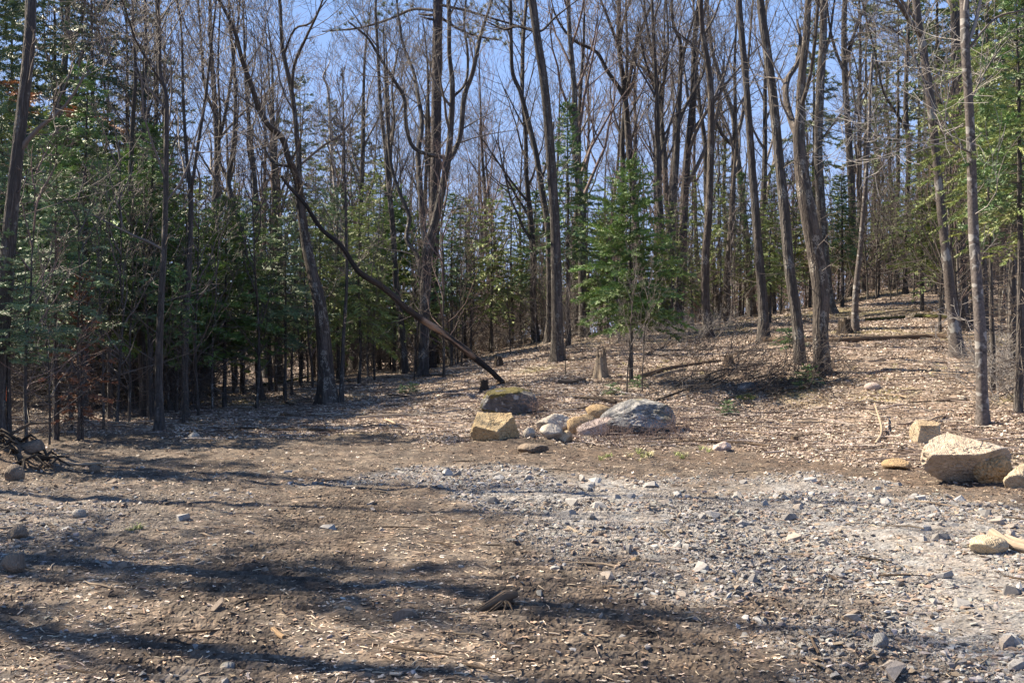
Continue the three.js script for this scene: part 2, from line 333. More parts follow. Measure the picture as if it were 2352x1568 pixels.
const tintBuff = (v, o) => { const a = fbm3(v.x * 2.4 + o, v.y * 3, v.z * 2.4, 4), b = fbm3(v.x * 9, v.y * 12 + o, v.z * 9, 3); let c = mix3([0.46, 0.37, 0.275], [0.56, 0.46, 0.35], b); c = mix3(c, [0.42, 0.39, 0.36], 0.85 * sstep(0.5, 0.58, a)); return mix3(c, [0.24, 0.22, 0.19], 0.6 * sstep(0.6, 0.66, fbm3(v.x * 5, v.y * 9, v.z * 5 + o, 3))); };
const tintOchre = (v, o) => { const b = fbm3(v.x * 8, v.y * 8 + o, v.z * 8, 4); return mix3([0.33, 0.215, 0.105], [0.54, 0.39, 0.22], b); };
const tintPink = (v, o) => { const b = fbm3(v.x * 8, v.y * 8 + o, v.z * 8, 4); return mix3([0.42, 0.33, 0.29], [0.58, 0.47, 0.42], b); };
const tintPale = (v, o) => { const b = fbm3(v.x * 8, v.y * 8 + o, v.z * 8, 4); return mix3([0.36, 0.32, 0.27], [0.58, 0.525, 0.45], b); };
const tintBrown = (v, o) => { const b = fbm3(v.x * 8, v.y * 8 + o, v.z * 8, 4); return mix3([0.14, 0.11, 0.085], [0.30, 0.23, 0.17], b); };
// px0..px1, top and foot of the stone as seen, its depth front to back as a share of its width
function boulder(label, px0, px1, top, foot, deep, seed, tint, opt = {}) {
  const f = G((px0 + px1) / 2, foot), r = -f.z, w = (opt.group ? 1.16 : 1) * ((px1 - px0) / FOC) * r, row = opt.group ? 1.16 : 1, h = row * ((foot - top) / FOC) * r, sink = opt.sink ?? 0.22;
  const g = rockGeo(seed, opt.detail ?? 16, { rough: 0.05, smooth: true, warp: 0.022, ...opt, sx: w / 2, sy: h * 0.62, sz: (w * deep) / 2, tint });
  if (opt.tilt) g.rotateZ(opt.tilt);
  if (opt.turn) g.rotateY(opt.turn);
  g.computeBoundingBox();                                              // fit it to its true width and height, foot a little in the soil
  const bb = g.boundingBox, kx = w / (bb.max.x - bb.min.x), ky = (h * (1 + sink)) / (bb.max.y - bb.min.y);
  g.translate(-(bb.max.x + bb.min.x) / 2, -bb.min.y, -bb.max.z * 0.8); g.scale(kx, ky, 1);
  g.computeVertexNormals();
  const m = single(opt.name ?? 'boulder', g, rockMat, label, opt.name ?? 'boulder', opt.group);
  m.position.set(f.x, f.y - h * sink, f.z);
  return m;
}
boulder('large grey lichen-flecked boulder with a sloping back beside the row of orange rocks', 1384, 1566, 919, 1000, 0.85, 11, tintGrey, { detail: 44, sink: 0.15, planes: [[-0.75, 0.62, 0.25, 0.62], [0.15, 1, 0.2, 0.8], [1, 0.15, 0.2, 0.82], [0.3, 0.4, 1, 0.72], [-0.4, 0.3, 1, 0.8], [0.6, 0.75, -0.2, 0.85]], warp: 0.03 });
boulder('dark mossy boulder just below the foot of the leaning dead trunk', 1101, 1240, 893, 957, 0.8, 12, tintMossy, { detail: 40, planes: [[-0.2, 1, 0.25, 0.78], [0.55, 0.8, 0.2, 0.85], [-0.3, -0.15, 1, 0.66], [0.5, 0.1, 1, 0.78], [-1, 0.3, 0.2, 0.85], [1, 0.3, 0.1, 0.9]],  });
boulder('pale yellow flat-topped boulder in front of the mossy one', 1078, 1194, 956, 1018, 0.9, 13, tintGold, { detail: 36, planes: [[-0.2, 1, 0.62, 0.42], [0.8, -0.15, 0.6, 0.62], [-0.55, -0.55, 0.7, 0.6], [1, 0.4, -0.1, 0.8], [-1, 0.4, 0.1, 0.84], [0.1, 1, -0.35, 0.62], [0.1, -0.3, 1, 0.86]], sink: 0.6, rough: 0.03 });
const ROW = 'rocks lined up between the yellow and the grey boulder';
boulder('pale grey cracked rock, broadest of the row beside the yellow boulder', 1238, 1312, 954, 992, 0.8, 14, tintPale, { group: ROW, name: 'rock' });
boulder('whitish rounded rock at the front of the row, below the cracked pale one', 1243, 1290, 982, 1012, 0.9, 15, tintPale, { group: ROW, name: 'rock', detail: 10 });
boulder('small ochre wedge of rock at the foot of the whitish rock', 1284, 1314, 992, 1014, 0.9, 16, tintTan, { group: ROW, name: 'rock', detail: 8 });
boulder('ochre angular rock leaning in the middle of the row', 1306, 1350, 962, 996, 0.9, 17, tintOchre, { group: ROW, name: 'rock', detail: 10, cuts: 6 });
boulder('orange-brown rock slab standing on edge beside the pinkish slab', 1322, 1372, 956, 994, 0.6, 18, tintOchre, { group: ROW, name: 'rock', detail: 10, cuts: 6, tilt: 0.4 });
boulder('brown blocky rock at the back of the row', 1350, 1405, 934, 964, 0.8, 19, tintOchre, { group: ROW, name: 'rock', detail: 10, cuts: 7 });
boulder('pinkish slab of rock sloping up against the large grey boulder', 1332, 1412, 962, 1000, 0.5, 20, tintPink, { group: ROW, name: 'rock', tilt: 0.38, planes: [[0, 1, 0.4, 0.5], [0, 0.2, 1, 0.7], [-1, 0.2, 0, 0.9]] });
boulder('small round whitish stone in the soil left of the row of rocks', 1202, 1230, 984, 1008, 0.9, 21, tintPale, { name: 'rock', detail: 8 });
boulder('brown rock half buried in the dark bank below the row of rocks', 1188, 1262, 1022, 1044, 0.9, 22, tintBrown, { name: 'rock', detail: 10 });
boulder('squarish tan block of rock behind the big buff boulder', 2098, 2172, 966, 1020, 0.8, 23, tintTan, { detail: 30, planes: [[0, 1, 0.3, 0.72], [-0.1, -0.1, 1, 0.66], [1, 0, 0.3, 0.8], [-1, 0.1, 0.4, 0.78], [0.3, 0.8, -0.5, 0.8]], rough: 0.03 });
boulder('big buff and grey boulder with a dark undercut, biggest by the gravel', 2136, 2344, 996, 1113, 0.72, 24, tintBuff, { detail: 46, planes: [[-0.3, 1, 0.6, 0.5], [0.35, 1, 0.05, 0.62], [-0.25, -0.75, 0.75, 0.3], [0.35, -0.6, 0.8, 0.42], [1, 0.1, 0.1, 0.9], [-0.9, -0.1, 0.3, 0.88], [0.85, 0.7, 0.1, 0.8]], sink: 0.05, rough: 0.035 });
boulder('knobbly brown rock leaning against the front of the big buff boulder', 2246, 2336, 1040, 1112, 0.7, 25, tintOchre, { name: 'rock', detail: 18, rough: 0.12, warp: 0.08, cuts: 12 });
boulder('tan rounded boulder cut off by the edge beside the big buff boulder', 2318, 2400, 1068, 1125, 0.8, 26, tintTan, { detail: 14 });
boulder('low tan stone half sunk in the soil before the big buff boulder', 2034, 2100, 1056, 1080, 0.9, 27, tintOchre, { name: 'rock', detail: 10 });
boulder('rounded tan rock beside the grey driftwood at the gravel edge', 2238, 2330, 1240, 1280, 0.8, 28, tintTan, { name: 'rock', detail: 12, cuts: 4 });
boulder('brown domed boulder in front of the dark conifer stand', 40, 92, 1015, 1046, 0.9, 29, tintBrown, { detail: 12, cuts: 5 });
boulder('round tan boulder set in the heap of earth and roots', 2, 48, 1070, 1110, 0.9, 30, tintBrown, { detail: 12, cuts: 3 });
boulder('dark angular rock lying on the stony soil below the heap of roots', 8, 56, 1204, 1240, 0.9, 31, tintBrown, { name: 'rock', detail: 10, cuts: 6 });
boulder('dark brown rock tilted among grey slabs at the shaded gravel edge', -6, 50, 1280, 1322, 0.9, 32, tintBrown, { name: 'rock', detail: 10, cuts: 6 });
boulder('small dark round rock in front of the pale barkless log', 200, 226, 1072, 1090, 0.9, 33, tintBrown, { name: 'rock', detail: 7, cuts: 4 });
boulder('pale grey rock on the shaded leaves before the conifer stand', 428, 455, 995, 1010, 0.9, 34, tintPale, { name: 'rock', detail: 7 });
boulder('small pale brown stone in the leaves below the knobbly hollow tree', 1990, 2028, 880, 898, 0.9, 35, tintPink, { name: 'rock', detail: 8, cuts: 5 });
boulder('white stone lying in the leaves beside the mottled slender tree', 2206, 2224, 905, 918, 0.9, 36, tintPale, { name: 'rock', detail: 6 });
boulder('dull grey rock lying in the dark pit under the brush', 1690, 1752, 878, 900, 0.9, 37, tintGrey, { name: 'rock', detail: 10 });
boulder('pale tan stone sunk in the slope above the brown soil', 1640, 1684, 1018, 1040, 0.9, 38, tintPink, { name: 'rock', detail: 8 });
boulder('round pale stone lying alone on the shaded track', 160, 192, 1172, 1192, 0.9, 39, tintPale, { name: 'rock', detail: 8, cuts: 4 });
boulder('reddish brick-shaped stone on the compacted soil', 1450, 1472, 1280, 1292, 0.7, 40, tintOchre, { name: 'rock', detail: 6, cuts: 8 });
boulder('dark wet-looking stone beside the broken wood chunk', 1360, 1392, 1214, 1230, 0.8, 41, tintBrown, { name: 'rock', detail: 6, cuts: 7 });
boulder('purplish grey angular stone standing up from the gravel', 2010, 2046, 1460, 1494, 0.9, 42, tintGrey, { name: 'rock', detail: 8, cuts: 7 });
boulder('grey rounded stone in the dark gravel at the very front', 500, 536, 1512, 1532, 0.9, 43, tintGrey, { name: 'rock', detail: 8, cuts: 6 });

// ---------------------------------------------------------------- loose stones, single ones first
const stoneProto = [], MX = new THREE.Matrix4(), QT = new THREE.Quaternion(), EU = new THREE.Euler();
function shardGeo(seed, n, sy, sz) {                                   // a broken stone: the hull of a few points
  const R = rng(seed), pts = [];
  for (let i = 0; i < n; i++) { const v = V(R() * 2 - 1, R() * 2 - 1, R() * 2 - 1).normalize().multiplyScalar(lerp(0.8, 1.1, R())); pts.push(V(v.x, v.y * sy, v.z * sz)); }
  const g = new ConvexGeometry(pts), a = g.attributes.position, uv = [];
  for (let i = 0; i < a.count; i++) uv.push(a.getX(i) * 0.6 + a.getY(i) * 0.3, a.getZ(i) * 0.6 + a.getY(i) * 0.5);
  g.setAttribute('uv', new THREE.Float32BufferAttribute(uv, 2)); g.deleteAttribute('normal');
  return g;
}
for (let k = 0; k < 12; k++) stoneProto.push(shardGeo(100 + k, 11 + (k % 5), 0.38 + 0.3 * ((k * 0.37) % 1), 0.55 + 0.35 * ((k * 0.61) % 1)));
{
  const R = rng(77); let made = 0, tries = 0;
  while (made < 285 && tries++ < 60000) {
    const r = 4.9 * Math.pow(14 / 4.9, R()), x = (R() * 2 - 1) * 0.49 * r, q = zones(x, -r);
    const edge = q.g1 * sstep(1.3, 0.1, Math.abs(inside(x, r, GRAVEL) - 0.5));
    const chance = 0.05 + 0.3 * q.gravel + 1.1 * edge * sstep(8, 11, r) + 0.3 * q.g1 * sstep(1.5, 4, x);
    if (q.litter > 0.4 || R() > chance) continue;
    const k = Math.floor(R() * 12), gravelly = q.gravel > 0.35, mi = gravelly ? (R() < 0.45 ? 0 : R() < 0.55 ? 1 : R() < 0.5 ? 2 : 3) : (R() < 0.4 ? 0 : R() < 0.5 ? 3 : 4);
    const s = (0.034 + 0.07 * Math.pow(R(), 2.4)) * (0.72 + r * 0.036);
    const m = mesh(numbered('stone'), stoneProto[k], stoneMats[mi], scene);
    m.scale.setScalar(s); m.position.set(x, land(x, -r) + s * 0.15, -r); m.rotation.set((R() - 0.5) * 0.5, R() * 6.28, (R() - 0.5) * 0.5);
    if (q.g1 > 0.35) tag(m, 'grey broken stone lying loose on the pale gravel', 'stone', 'broken stones on the pale gravel');
    else if (x < -1.2) tag(m, 'loose stone on the dark soil and grit of the shaded side of the clearing', 'stone', 'stones on the shaded soil');
    else tag(m, 'loose stone pressed into the brown tracked soil', 'stone', 'stones on the tracked soil');
    made++;
  }
}
function scatter(name, geos, mat, n, seed, place, label, category) {
  const R = rng(seed), lists = geos.map(() => []);
  let tries = 0, made = 0;
  while (made < n && tries++ < n * 40) { const o = place(R); if (!o) continue; lists[Math.floor(R() * geos.length)].push(o); made++; }
  geos.forEach((g, k) => {
    const im = new THREE.InstancedMesh(g, mat, lists[k].length);
    lists[k].forEach((o, i) => { im.setMatrixAt(i, o.m); im.setColorAt(i, o.c); });
    im.name = numbered(name); im.castShadow = im.receiveShadow = true;
    tag(im, label, category, null, 'stuff'); scene.add(im);
  });
}
const at = (R, x, z, lift, s, sy, tilt, c) => ({ m: MX.clone().compose(V(x, land(x, z) + lift, z), QT.clone().setFromEuler(EU.set((R() - 0.5) * tilt, R() * 6.283, (R() - 0.5) * tilt, 'YXZ')), V(s, s * sy, s)), c: gray(...c) });
const vary = (R, c, k = 0.25) => { const b = 1 + (R() - 0.5) * 2 * k; return c.map((v) => v * b * (1 + (R() - 0.5) * 0.08)); };
const pebbles = [1, 2, 3, 4, 5].map((k) => { const g = shardGeo(200 + k, 10, 0.5, 0.75); g.deleteAttribute('uv'); return g; });
const plain = new THREE.MeshStandardMaterial({ color: 0xffffff, roughness: 0.9 });
scatter('gravel', pebbles, plain, 240000, 5, (R) => {
  const r = 4.4 * Math.pow(14.2 / 4.4, Math.pow(R(), 0.9)), x = (R() * 2 - 1) * 0.53 * r, q = zones(x, -r);
  if (R() > 0.008 + 0.9 * q.gravel * sstep(0.3, 0.62, fbm2(x * 1.6 + 30, r * 1.6, 3)) || q.litter > 0.5) return null;
  const big = Math.pow(R(), 20), s = (0.004 + 0.0042 * R() + 0.034 * big) * (0.72 + r * 0.04), t = R();
  const c = q.g1 > 0.3 || R() < 0.6 ? (t < 0.42 ? [0.25, 0.238, 0.226] : t < 0.54 ? [0.36, 0.347, 0.332] : t < 0.74 ? [0.15, 0.142, 0.138] : [0.235, 0.18, 0.138]) : (t < 0.5 ? [0.25, 0.22, 0.20] : [0.17, 0.13, 0.10]);
  return at(R, x, -r, s * 0.1, s, lerp(0.5, 1, R()), 0.9, vary(R, c, 0.25));
}, 'fine crushed grey gravel spread over the clearing', 'gravel');

// dead leaves: a curled, toothed blade
function leafGeo(seed) {
  const R = rng(seed), n = 9, p = [0, 0.05, 0], idx = [];
  for (let i = 0; i < n; i++) { const a = (i / n) * 6.283, l = (i % 2 ? 0.62 : 1) * (0.85 + R() * 0.3), x = Math.cos(a) * l, z = Math.sin(a) * l * 0.75; p.push(x, 0.18 * x * x + 0.25 * (R() - 0.5) + 0.3 * z * z * (R() > 0.5 ? 1 : 0.2), z); }
  for (let i = 0; i < n; i++) idx.push(0, 1 + ((i + 1) % n), 1 + i);
  const g = new THREE.BufferGeometry(); g.setAttribute('position', new THREE.Float32BufferAttribute(p, 3)); g.setIndex(idx); g.computeVertexNormals(); return g;
}
const leafMat = new THREE.MeshStandardMaterial({ color: 0xffffff, roughness: 0.8, side: THREE.DoubleSide });
const LEAFC = [[0.46, 0.385, 0.33], [0.54, 0.465, 0.405], [0.39, 0.31, 0.25], [0.27, 0.20, 0.155], [0.44, 0.36, 0.295]];
scatter('leaf_litter', [1, 2, 3].map(leafGeo), leafMat, 300000, 6, (R) => {
  const r = 10 * Math.pow(58 / 10, Math.pow(R(), 0.8)), x = (R() * 2 - 1) * 0.56 * r, q = zones(x, -r);
  if (R() > q.litter * 0.97 + 0.006) return null;
  const patch = fbm2(x * 0.9 + 9, r * 0.9, 3);
  if (R() < 0.75 * sstep(0.55, 0.66, patch)) return null;
  const s = (0.014 + 0.018 * R()) * (0.8 + r * 0.014);
  return at(R, x, -r, 0.012, s, 1, 1.3, vary(R, LEAFC[Math.floor(R() * 5)], 0.22));
}, 'dry fallen leaves covering the slope', 'leaves');
scatter('leaf_scraps', [4, 5].map(leafGeo), leafMat, 9000, 7, (R) => {
  const r = 4.6 * Math.pow(18 / 4.6, R()), x = (R() * 2 - 1) * 0.53 * r, q = zones(x, -r);
  if (R() > 0.9 - 0.75 * q.gravel) return null;
  const s = 0.008 + 0.018 * R() * R();
  return at(R, x, -r, 0.004, s, 0.6, 0.5, vary(R, R() < 0.6 ? [0.6, 0.5, 0.41] : [0.36, 0.25, 0.17], 0.2));
}, 'scattered pale dead leaves and scraps trodden into the soil', 'leaves');
function chipGeo(seed) {                                               // a splinter: a bent three-sided sliver
  const R = rng(seed), B = new Buf(), b = (R() - 0.5) * 0.3;
  tube(B, [V(-1, 0, 0), V(-0.1, 0.06, b), V(1, 0.02, 0)], [0.1, 0.13, 0.05], 4, { uv: 1 });
  const g = B.geo(); g.deleteAttribute('uv'); return g;
}
const chips = [1, 2, 3].map((k) => chipGeo(300 + k)), clodGeo = [1, 2].map((k) => { const g = shardGeo(230 + k, 12, 0.6, 0.8); g.deleteAttribute('uv'); return g; });
scatter('wood_splinters', chips, plain, 60000, 8, (R) => {
  const r = 4.5 * Math.pow(20 / 4.5, R()), x = (R() * 2 - 1) * 0.54 * r, q = zones(x, -r);
  if (R() > 1 - 0.75 * q.g1) return null;
  const s = (0.006 + 0.034 * Math.pow(R(), 5)) * (0.8 + r * 0.03), t = R();
  return at(R, x, -r, s * 0.1, s, 1, 0.6, vary(R, t < 0.35 ? [0.5, 0.40, 0.30] : t < 0.75 ? [0.22, 0.155, 0.11] : [0.10, 0.075, 0.06], 0.25));
}, 'splinters, bark bits and twig ends strewn over the tracked soil', 'wood debris');
scatter('soil_clods', clodGeo, plain, 26000, 9, (R) => {
  const r = 4.5 * Math.pow(18 / 4.5, R()), x = (R() * 2 - 1) * 0.54 * r, q = zones(x, -r);
  if (R() > 1 - 0.9 * q.gravel || fbm2(x * 1.4, r * 1.4 + 7, 3) < 0.44) return null;
  const s = (0.003 + 0.014 * Math.pow(R(), 6)) * (0.8 + r * 0.035);
  return at(R, x, -r, s * 0.1, s, 1, 0.8, vary(R, R() < 0.6 ? [0.10, 0.074, 0.055] : [0.2, 0.155, 0.118], 0.25));
}, 'crumbs and clods of brown churned soil', 'soil');
const twigGeo = [1, 2, 3].map((k) => { const R = rng(k + 340), B = new Buf(); tube(B, [V(-1, 0, 0), V(-0.3, 0.05, (R() - 0.5) * 0.25), V(0.3, 0.03, (R() - 0.5) * 0.3), V(1, 0.04, (R() - 0.5) * 0.3)], [0.026, 0.03, 0.022, 0.01], 4, { uv: 1 }); const g = B.geo(); g.deleteAttribute('uv'); return g; });
scatter('twig_litter', twigGeo, plain, 15000, 10, (R) => {
  const r = 12 * Math.pow(48 / 12, R()), x = (R() * 2 - 1) * 0.56 * r, q = zones(x, -r);
  if (R() > q.litter) return null;
  const s = 0.08 + 0.34 * R() * R();
  const o = at(R, x, -r, 0.025, s, 1, 0.25, vary(R, R() < 0.25 ? [0.36, 0.31, 0.27] : [0.12, 0.09, 0.075], 0.25));
  return o;
}, 'thin dead twigs lying among the fallen leaves', 'twigs');

// ---------------------------------------------------------------- trees: generators
const AXIS = V();
function bend(d, angle, spin) {                                        // a direction at an angle to d, spun round it
  AXIS.set(0.31, 0.17, 0.93); if (Math.abs(d.dot(AXIS)) > 0.9) AXIS.set(1, 0, 0);
  const a = V().crossVectors(d, AXIS).normalize().applyAxisAngle(d, spin);
  return d.clone().applyAxisAngle(a, angle).normalize();
}
// a branch and its side branches; o: max level, n[level] children, ang, up (pull to the light), wig (crookedness)
function branch(B, p, d, len, rad, lvl, R, o) {
  const seg = lvl <= 1 ? 6 : lvl === 2 ? 4 : lvl === 3 ? 3 : 2, pts = [p.clone()], rr = [rad], dirs = [d.clone()];
  const dir = d.clone(), q = p.clone(), tip = Math.max(o.thin, rad * 0.28);
  for (let k = 1; k <= seg; k++) {
    dir.x += (R() - 0.5) * o.wig; dir.y += (R() - 0.5) * o.wig + o.up * (o.upLevel?.[lvl] ?? 1); dir.z += (R() - 0.5) * o.wig; dir.normalize();
    q.addScaledVector(dir, len / seg); pts.push(q.clone()); dirs.push(dir.clone()); rr.push(lerp(rad, tip, k / seg));
  }
  tube(B, pts, rr, rad > 0.05 ? 7 : rad > 0.018 ? 5 : rad > 0.009 ? 4 : 3);
  if (lvl >= o.max) return;
  const n = o.n[lvl] + (R() < 0.5 ? 1 : 0);
  for (let k = 0; k < n; k++) {
    const t = k === 0 ? 1 : lerp(0.22, 1, (k + R() * 0.8) / n), f = Math.min(seg - 1e-4, t * seg), i = Math.floor(f);
    const sp = pts[i].clone().lerp(pts[i + 1], f - i), sd = bend(dirs[i], (t === 1 ? 0.35 : o.ang) * lerp(0.65, 1.35, R()), R() * 6.283);
    branch(B, sp, sd, len * lerp(0.45, 0.72, R()) * (1.12 - 0.45 * t), Math.max(o.thin, lerp(rad, tip, t) * lerp(0.5, 0.7, R())), lvl + 1, R, o);
  }
}
const OAK = { max: 4, n: [0, 5, 5, 4, 0], ang: 0.76, up: 0.10, wig: 0.44, thin: 0.0045 };
// trunk geometry in the tree's own axes: path of [Vector3, radius]
function trunkGeo(path, seed, { flare = 0.95, lump = 0.07, sides = 14, per = 5, gnarl = 0, cap = false } = {}) {
  const [p, r] = smoothPath(path, per), B = new Buf(), k = 4 + (seed % 3);
  tube(B, p, r, sides, { cap, shape: (a, run) => 1 + flare * Math.exp(-run / 0.3) * (0.75 + 0.45 * Math.cos(a * k + seed)) + lump * (n3(Math.cos(a) * 1.6 + seed, Math.sin(a) * 1.6, run * 1.3) - 0.5) * 2 + gnarl * (fbm3(Math.cos(a) * 2.2 + seed, Math.sin(a) * 2.2, run * 3.2, 3) - 0.5) * 2 });
  const g = B.geo(true);
  // close the shading seam
  const nn = g.attributes.normal, w = sides + 1;
  for (let j = 0; j < p.length; j++) { const a = j * w, b = a + sides, v = V(nn.getX(a) + nn.getX(b), nn.getY(a) + nn.getY(b), nn.getZ(a) + nn.getZ(b)).normalize(); nn.setXYZ(a, v.x, v.y, v.z); nn.setXYZ(b, v.x, v.y, v.z); }
  return g;
}
const alongPath = (path, t) => { const f = clamp(t) * (path.length - 1), i = Math.min(path.length - 2, Math.floor(f)); return { p: path[i][0].clone().lerp(path[i + 1][0], f - i), r: lerp(path[i][1], path[i + 1][1], f - i), d: path[i + 1][0].clone().sub(path[i][0]).normalize() }; };
const byHeight = (path, y) => { for (let i = 1; i < path.length; i++) if (path[i][0].y >= y) { const t = (y - path[i - 1][0].y) / (path[i][0].y - path[i - 1][0].y); return { p: path[i - 1][0].clone().lerp(path[i][0], t), r: lerp(path[i - 1][1], path[i][1], t), d: path[i][0].clone().sub(path[i - 1][0]).normalize() }; } return alongPath(path, 1); };

// ---------------------------------------------------------------- the trees that can be told apart
// pts: [px, py, width in px] up the stem as seen; stems beyond the top of the picture grow on to the height tall
let heroSeed = 1000;
function tree(label, pts, { name = 'maple_tree', mat = M.maple, twig = M.twig, tall = 17, limbs = [], from = 4.5, boughs = 8, spread = 1, lower = 5, fine = 1, flare, gnarl, broken = false, lump, group, r: fixed } = {}) {
  const R = rng(++heroSeed), foot = fixed ? D(pts[0][0], fixed) : G(pts[0][0], pts[0][1]), r = -foot.z, root = thing(name, label, 'tree', group, foot.clone());
  const loc = (px, py, dz) => P(px, py, r + dz).sub(foot);
  let dz = 0;
  const path = pts.map(([px, py, w], i) => { if (i) dz += (R() - 0.5) * 0.25; const v = i ? loc(px, py, dz) : V(0, -0.12, 0); return [v, (w / 2 / FOC) * r]; });
  if (path[1][0].y < 0.3) path.splice(1, 1);
  path[0][1] = path[1][1] * 1.08;
  if (!broken) {
    const last = path[path.length - 1], d = last[0].clone().sub(path[path.length - 2][0]).normalize().lerp(V(0, 1, 0), 0.4).normalize(), h = Math.max(1.5, tall - last[0].y), n = 4, r0 = last[1];
    for (let k = 1; k <= n; k++) path.push([last[0].clone().addScaledVector(d, (h * k) / n).add(V((R() - 0.5) * 0.5, 0, (R() - 0.5) * 0.5)), r0 * lerp(0.95, 0.12, k / n)]);
  }
  mesh('trunk', trunkGeo(path, heroSeed % 50, { flare, gnarl, lump, cap: broken }), mat, root);
  const C = new Buf(), o = { ...OAK };
  for (const [joint, ...rest] of limbs) {                              // boughs copied from the photograph; joint: the height on the stem where they leave
    const j = byHeight(path, loc(...joint, 0).y), lp = [[j.p.clone(), Math.min(j.r, (rest[0][2] / 2 / FOC) * r * 1.15)]];
    let dzz = 0; const way = (R() - 0.5) * 0.7;
    rest.forEach(([px, py, w]) => { dzz += way + (R() - 0.5) * 0.3; lp.push([loc(px, py, dzz), (w / 2 / FOC) * r]); });
    const e = lp[lp.length - 1];
    if (rest[rest.length - 1][1] < 40) { const d = e[0].clone().sub(lp[lp.length - 2][0]).normalize(); lp.push([e[0].clone().addScaledVector(d, 1.6), e[1] * 0.6], [e[0].clone().addScaledVector(d, 3).add(V(0, 0.4, 0)), e[1] * 0.25]); }
    const [sp, sr] = smoothPath(lp, 4), LB = new Buf();
    tube(LB, sp, sr, 8, { shape: (a, run) => 1 + 0.12 * (n3(Math.cos(a) + heroSeed, Math.sin(a), run * 2) - 0.5) });
    mesh('limb', LB.geo(), mat, root);
    const n = Math.round(9 * fine);
    for (let k = 0; k < n; k++) { const q = alongPath(lp, lerp(0.15, 1, (k + R()) / n)); branch(C, q.p, bend(q.d, 0.75 * lerp(0.6, 1.3, R()), R() * 6.28), lerp(0.9, 2.2, R()), Math.max(0.007, q.r * 0.35), 2, R, { ...o, n: [0, 5, 5, 3, 0] }); }
  }
  const top = path[path.length - 1][0].y;
  for (let k = 0; k < boughs; k++) {
    const y = lerp(from, top * 0.96, (k + R() * 0.7) / boughs), q = byHeight(path, y), t = y / top;
    branch(C, q.p, bend(q.d, lerp(0.95, 0.45, t) * lerp(0.8, 1.2, R()), R() * 6.28), spread * lerp(3.4, 1.6, t) * lerp(0.7, 1.2, R()), Math.max(0.012, Math.min(q.r * 0.5, 0.06)), 1, R, o);
  }
  for (let k = 0; k < lower; k++) { const q = byHeight(path, lerp(1.2, from + 1.5, R())); branch(C, q.p, bend(q.d, lerp(1.0, 1.5, R()), R() * 6.28), lerp(0.5, 1.6, R()), 0.009, 2, R, { ...o, n: [0, 3, 3, 2, 0], wig: 0.55 }); }
  if (C.p.length) mesh('crown', C.geo(), twig, root);
  return root;
}
tree('dark straight trunk at the edge of the picture in front of the conifer stand', [[-22, 1000, 40], [9, 696, 35], [23, 510, 32], [39, 352, 28], [53, 229, 27], [63, 141, 27], [70, 0, 25]], { mat: M.cherry, tall: 15, from: 3.4, boughs: 8, lower: 9, spread: 0.55, twig: M.twig });
tree('slender dark tree standing before the conifers, pale dead snag at its side', [[366, 992, 20], [364, 837, 17], [369, 696, 15], [378, 521, 13], [381, 316, 12], [380, 218, 10], [367, 169, 9], [366, 88, 8], [362, 0, 6]], { mat: M.cherry, tall: 10, from: 3, boughs: 10, lower: 6, spread: 0.8, limbs: [[[366, 200], [345, 150, 5], [310, 90, 4], [290, 30, 3]]] });
tree('slim dark tree with its stem parting into a narrow V', [[424, 960, 16], [425, 802, 14], [431, 644, 14], [436, 549, 12], [437, 436, 12], [429, 369, 8], [420, 225, 7], [415, 60, 5]], { mat: M.cherry, tall: 12, from: 4.4, boughs: 7, limbs: [[[437, 440], [441, 422, 8], [453, 338, 8], [471, 225, 7], [486, 90, 5], [496, 0, 4]]] });
tree('thick dark trunk standing upright behind the V-shaped slim tree', [[487, 911, 22], [482, 837, 17], [489, 696, 18], [492, 521, 19], [499, 352, 16], [492, 225, 12], [485, 120, 9], [482, 0, 7]], { mat: M.cherry, tall: 16, from: 4, boughs: 10, limbs: [[[497, 330], [515, 270, 8], [530, 180, 7], [545, 60, 5], [550, 0, 4]], [[494, 260], [470, 200, 7], [462, 100, 5], [455, 10, 4]]] });
tree('snaking dark tree with an S-curved stem and a pale foot', [[600, 918, 17], [591, 826, 14], [594, 749, 15], [577, 661, 17], [563, 591, 16], [552, 521, 14], [531, 457, 13], [524, 415, 12], [535, 340, 10], [540, 200, 8], [528, 60, 6], [524, 0, 5]], { mat: M.cherry, tall: 14, from: 4.5, boughs: 8, limbs: [[[526, 420], [503, 369, 8], [505, 280, 7], [500, 160, 5], [505, 20, 4]]] });
tree('big maple whose heavy bough sweeps far out over the thicket, propping the dead trunk', [[751, 928, 40], [747, 837, 36], [733, 696, 30], [717, 626, 26], [701, 550, 22], [687, 440, 19], [684, 352, 12], [677, 264, 11], [666, 193, 11], [649, 116, 9], [645, 63, 8], [642, 0, 7]], { mat: M.mapleWarm, tall: 14, from: 5.2, boughs: 7, gnarl: 0.05, limbs: [[[688, 450], [678, 400, 17], [663, 365, 15], [647, 316, 15], [617, 288, 13], [596, 255, 13], [580, 205, 12], [559, 150, 10], [538, 70, 9], [506, 5, 7]], [[668, 215], [675, 151, 7], [705, 81, 6], [730, 28, 5], [742, -5, 4]], [[650, 122], [677, 66, 5], [712, 53, 4], [735, 20, 3]], [[666, 380], [630, 375, 7], [600, 330, 6], [575, 300, 5]]] });
tree('thin pole-straight tree touching the foot of the big maple', [[782, 926, 10], [786, 840, 9], [789, 767, 8], [796, 644, 7], [795, 520, 6], [792, 420, 5], [790, 330, 4]], { mat: M.maple, tall: 7, from: 3.2, boughs: 7, lower: 8, spread: 0.5 });
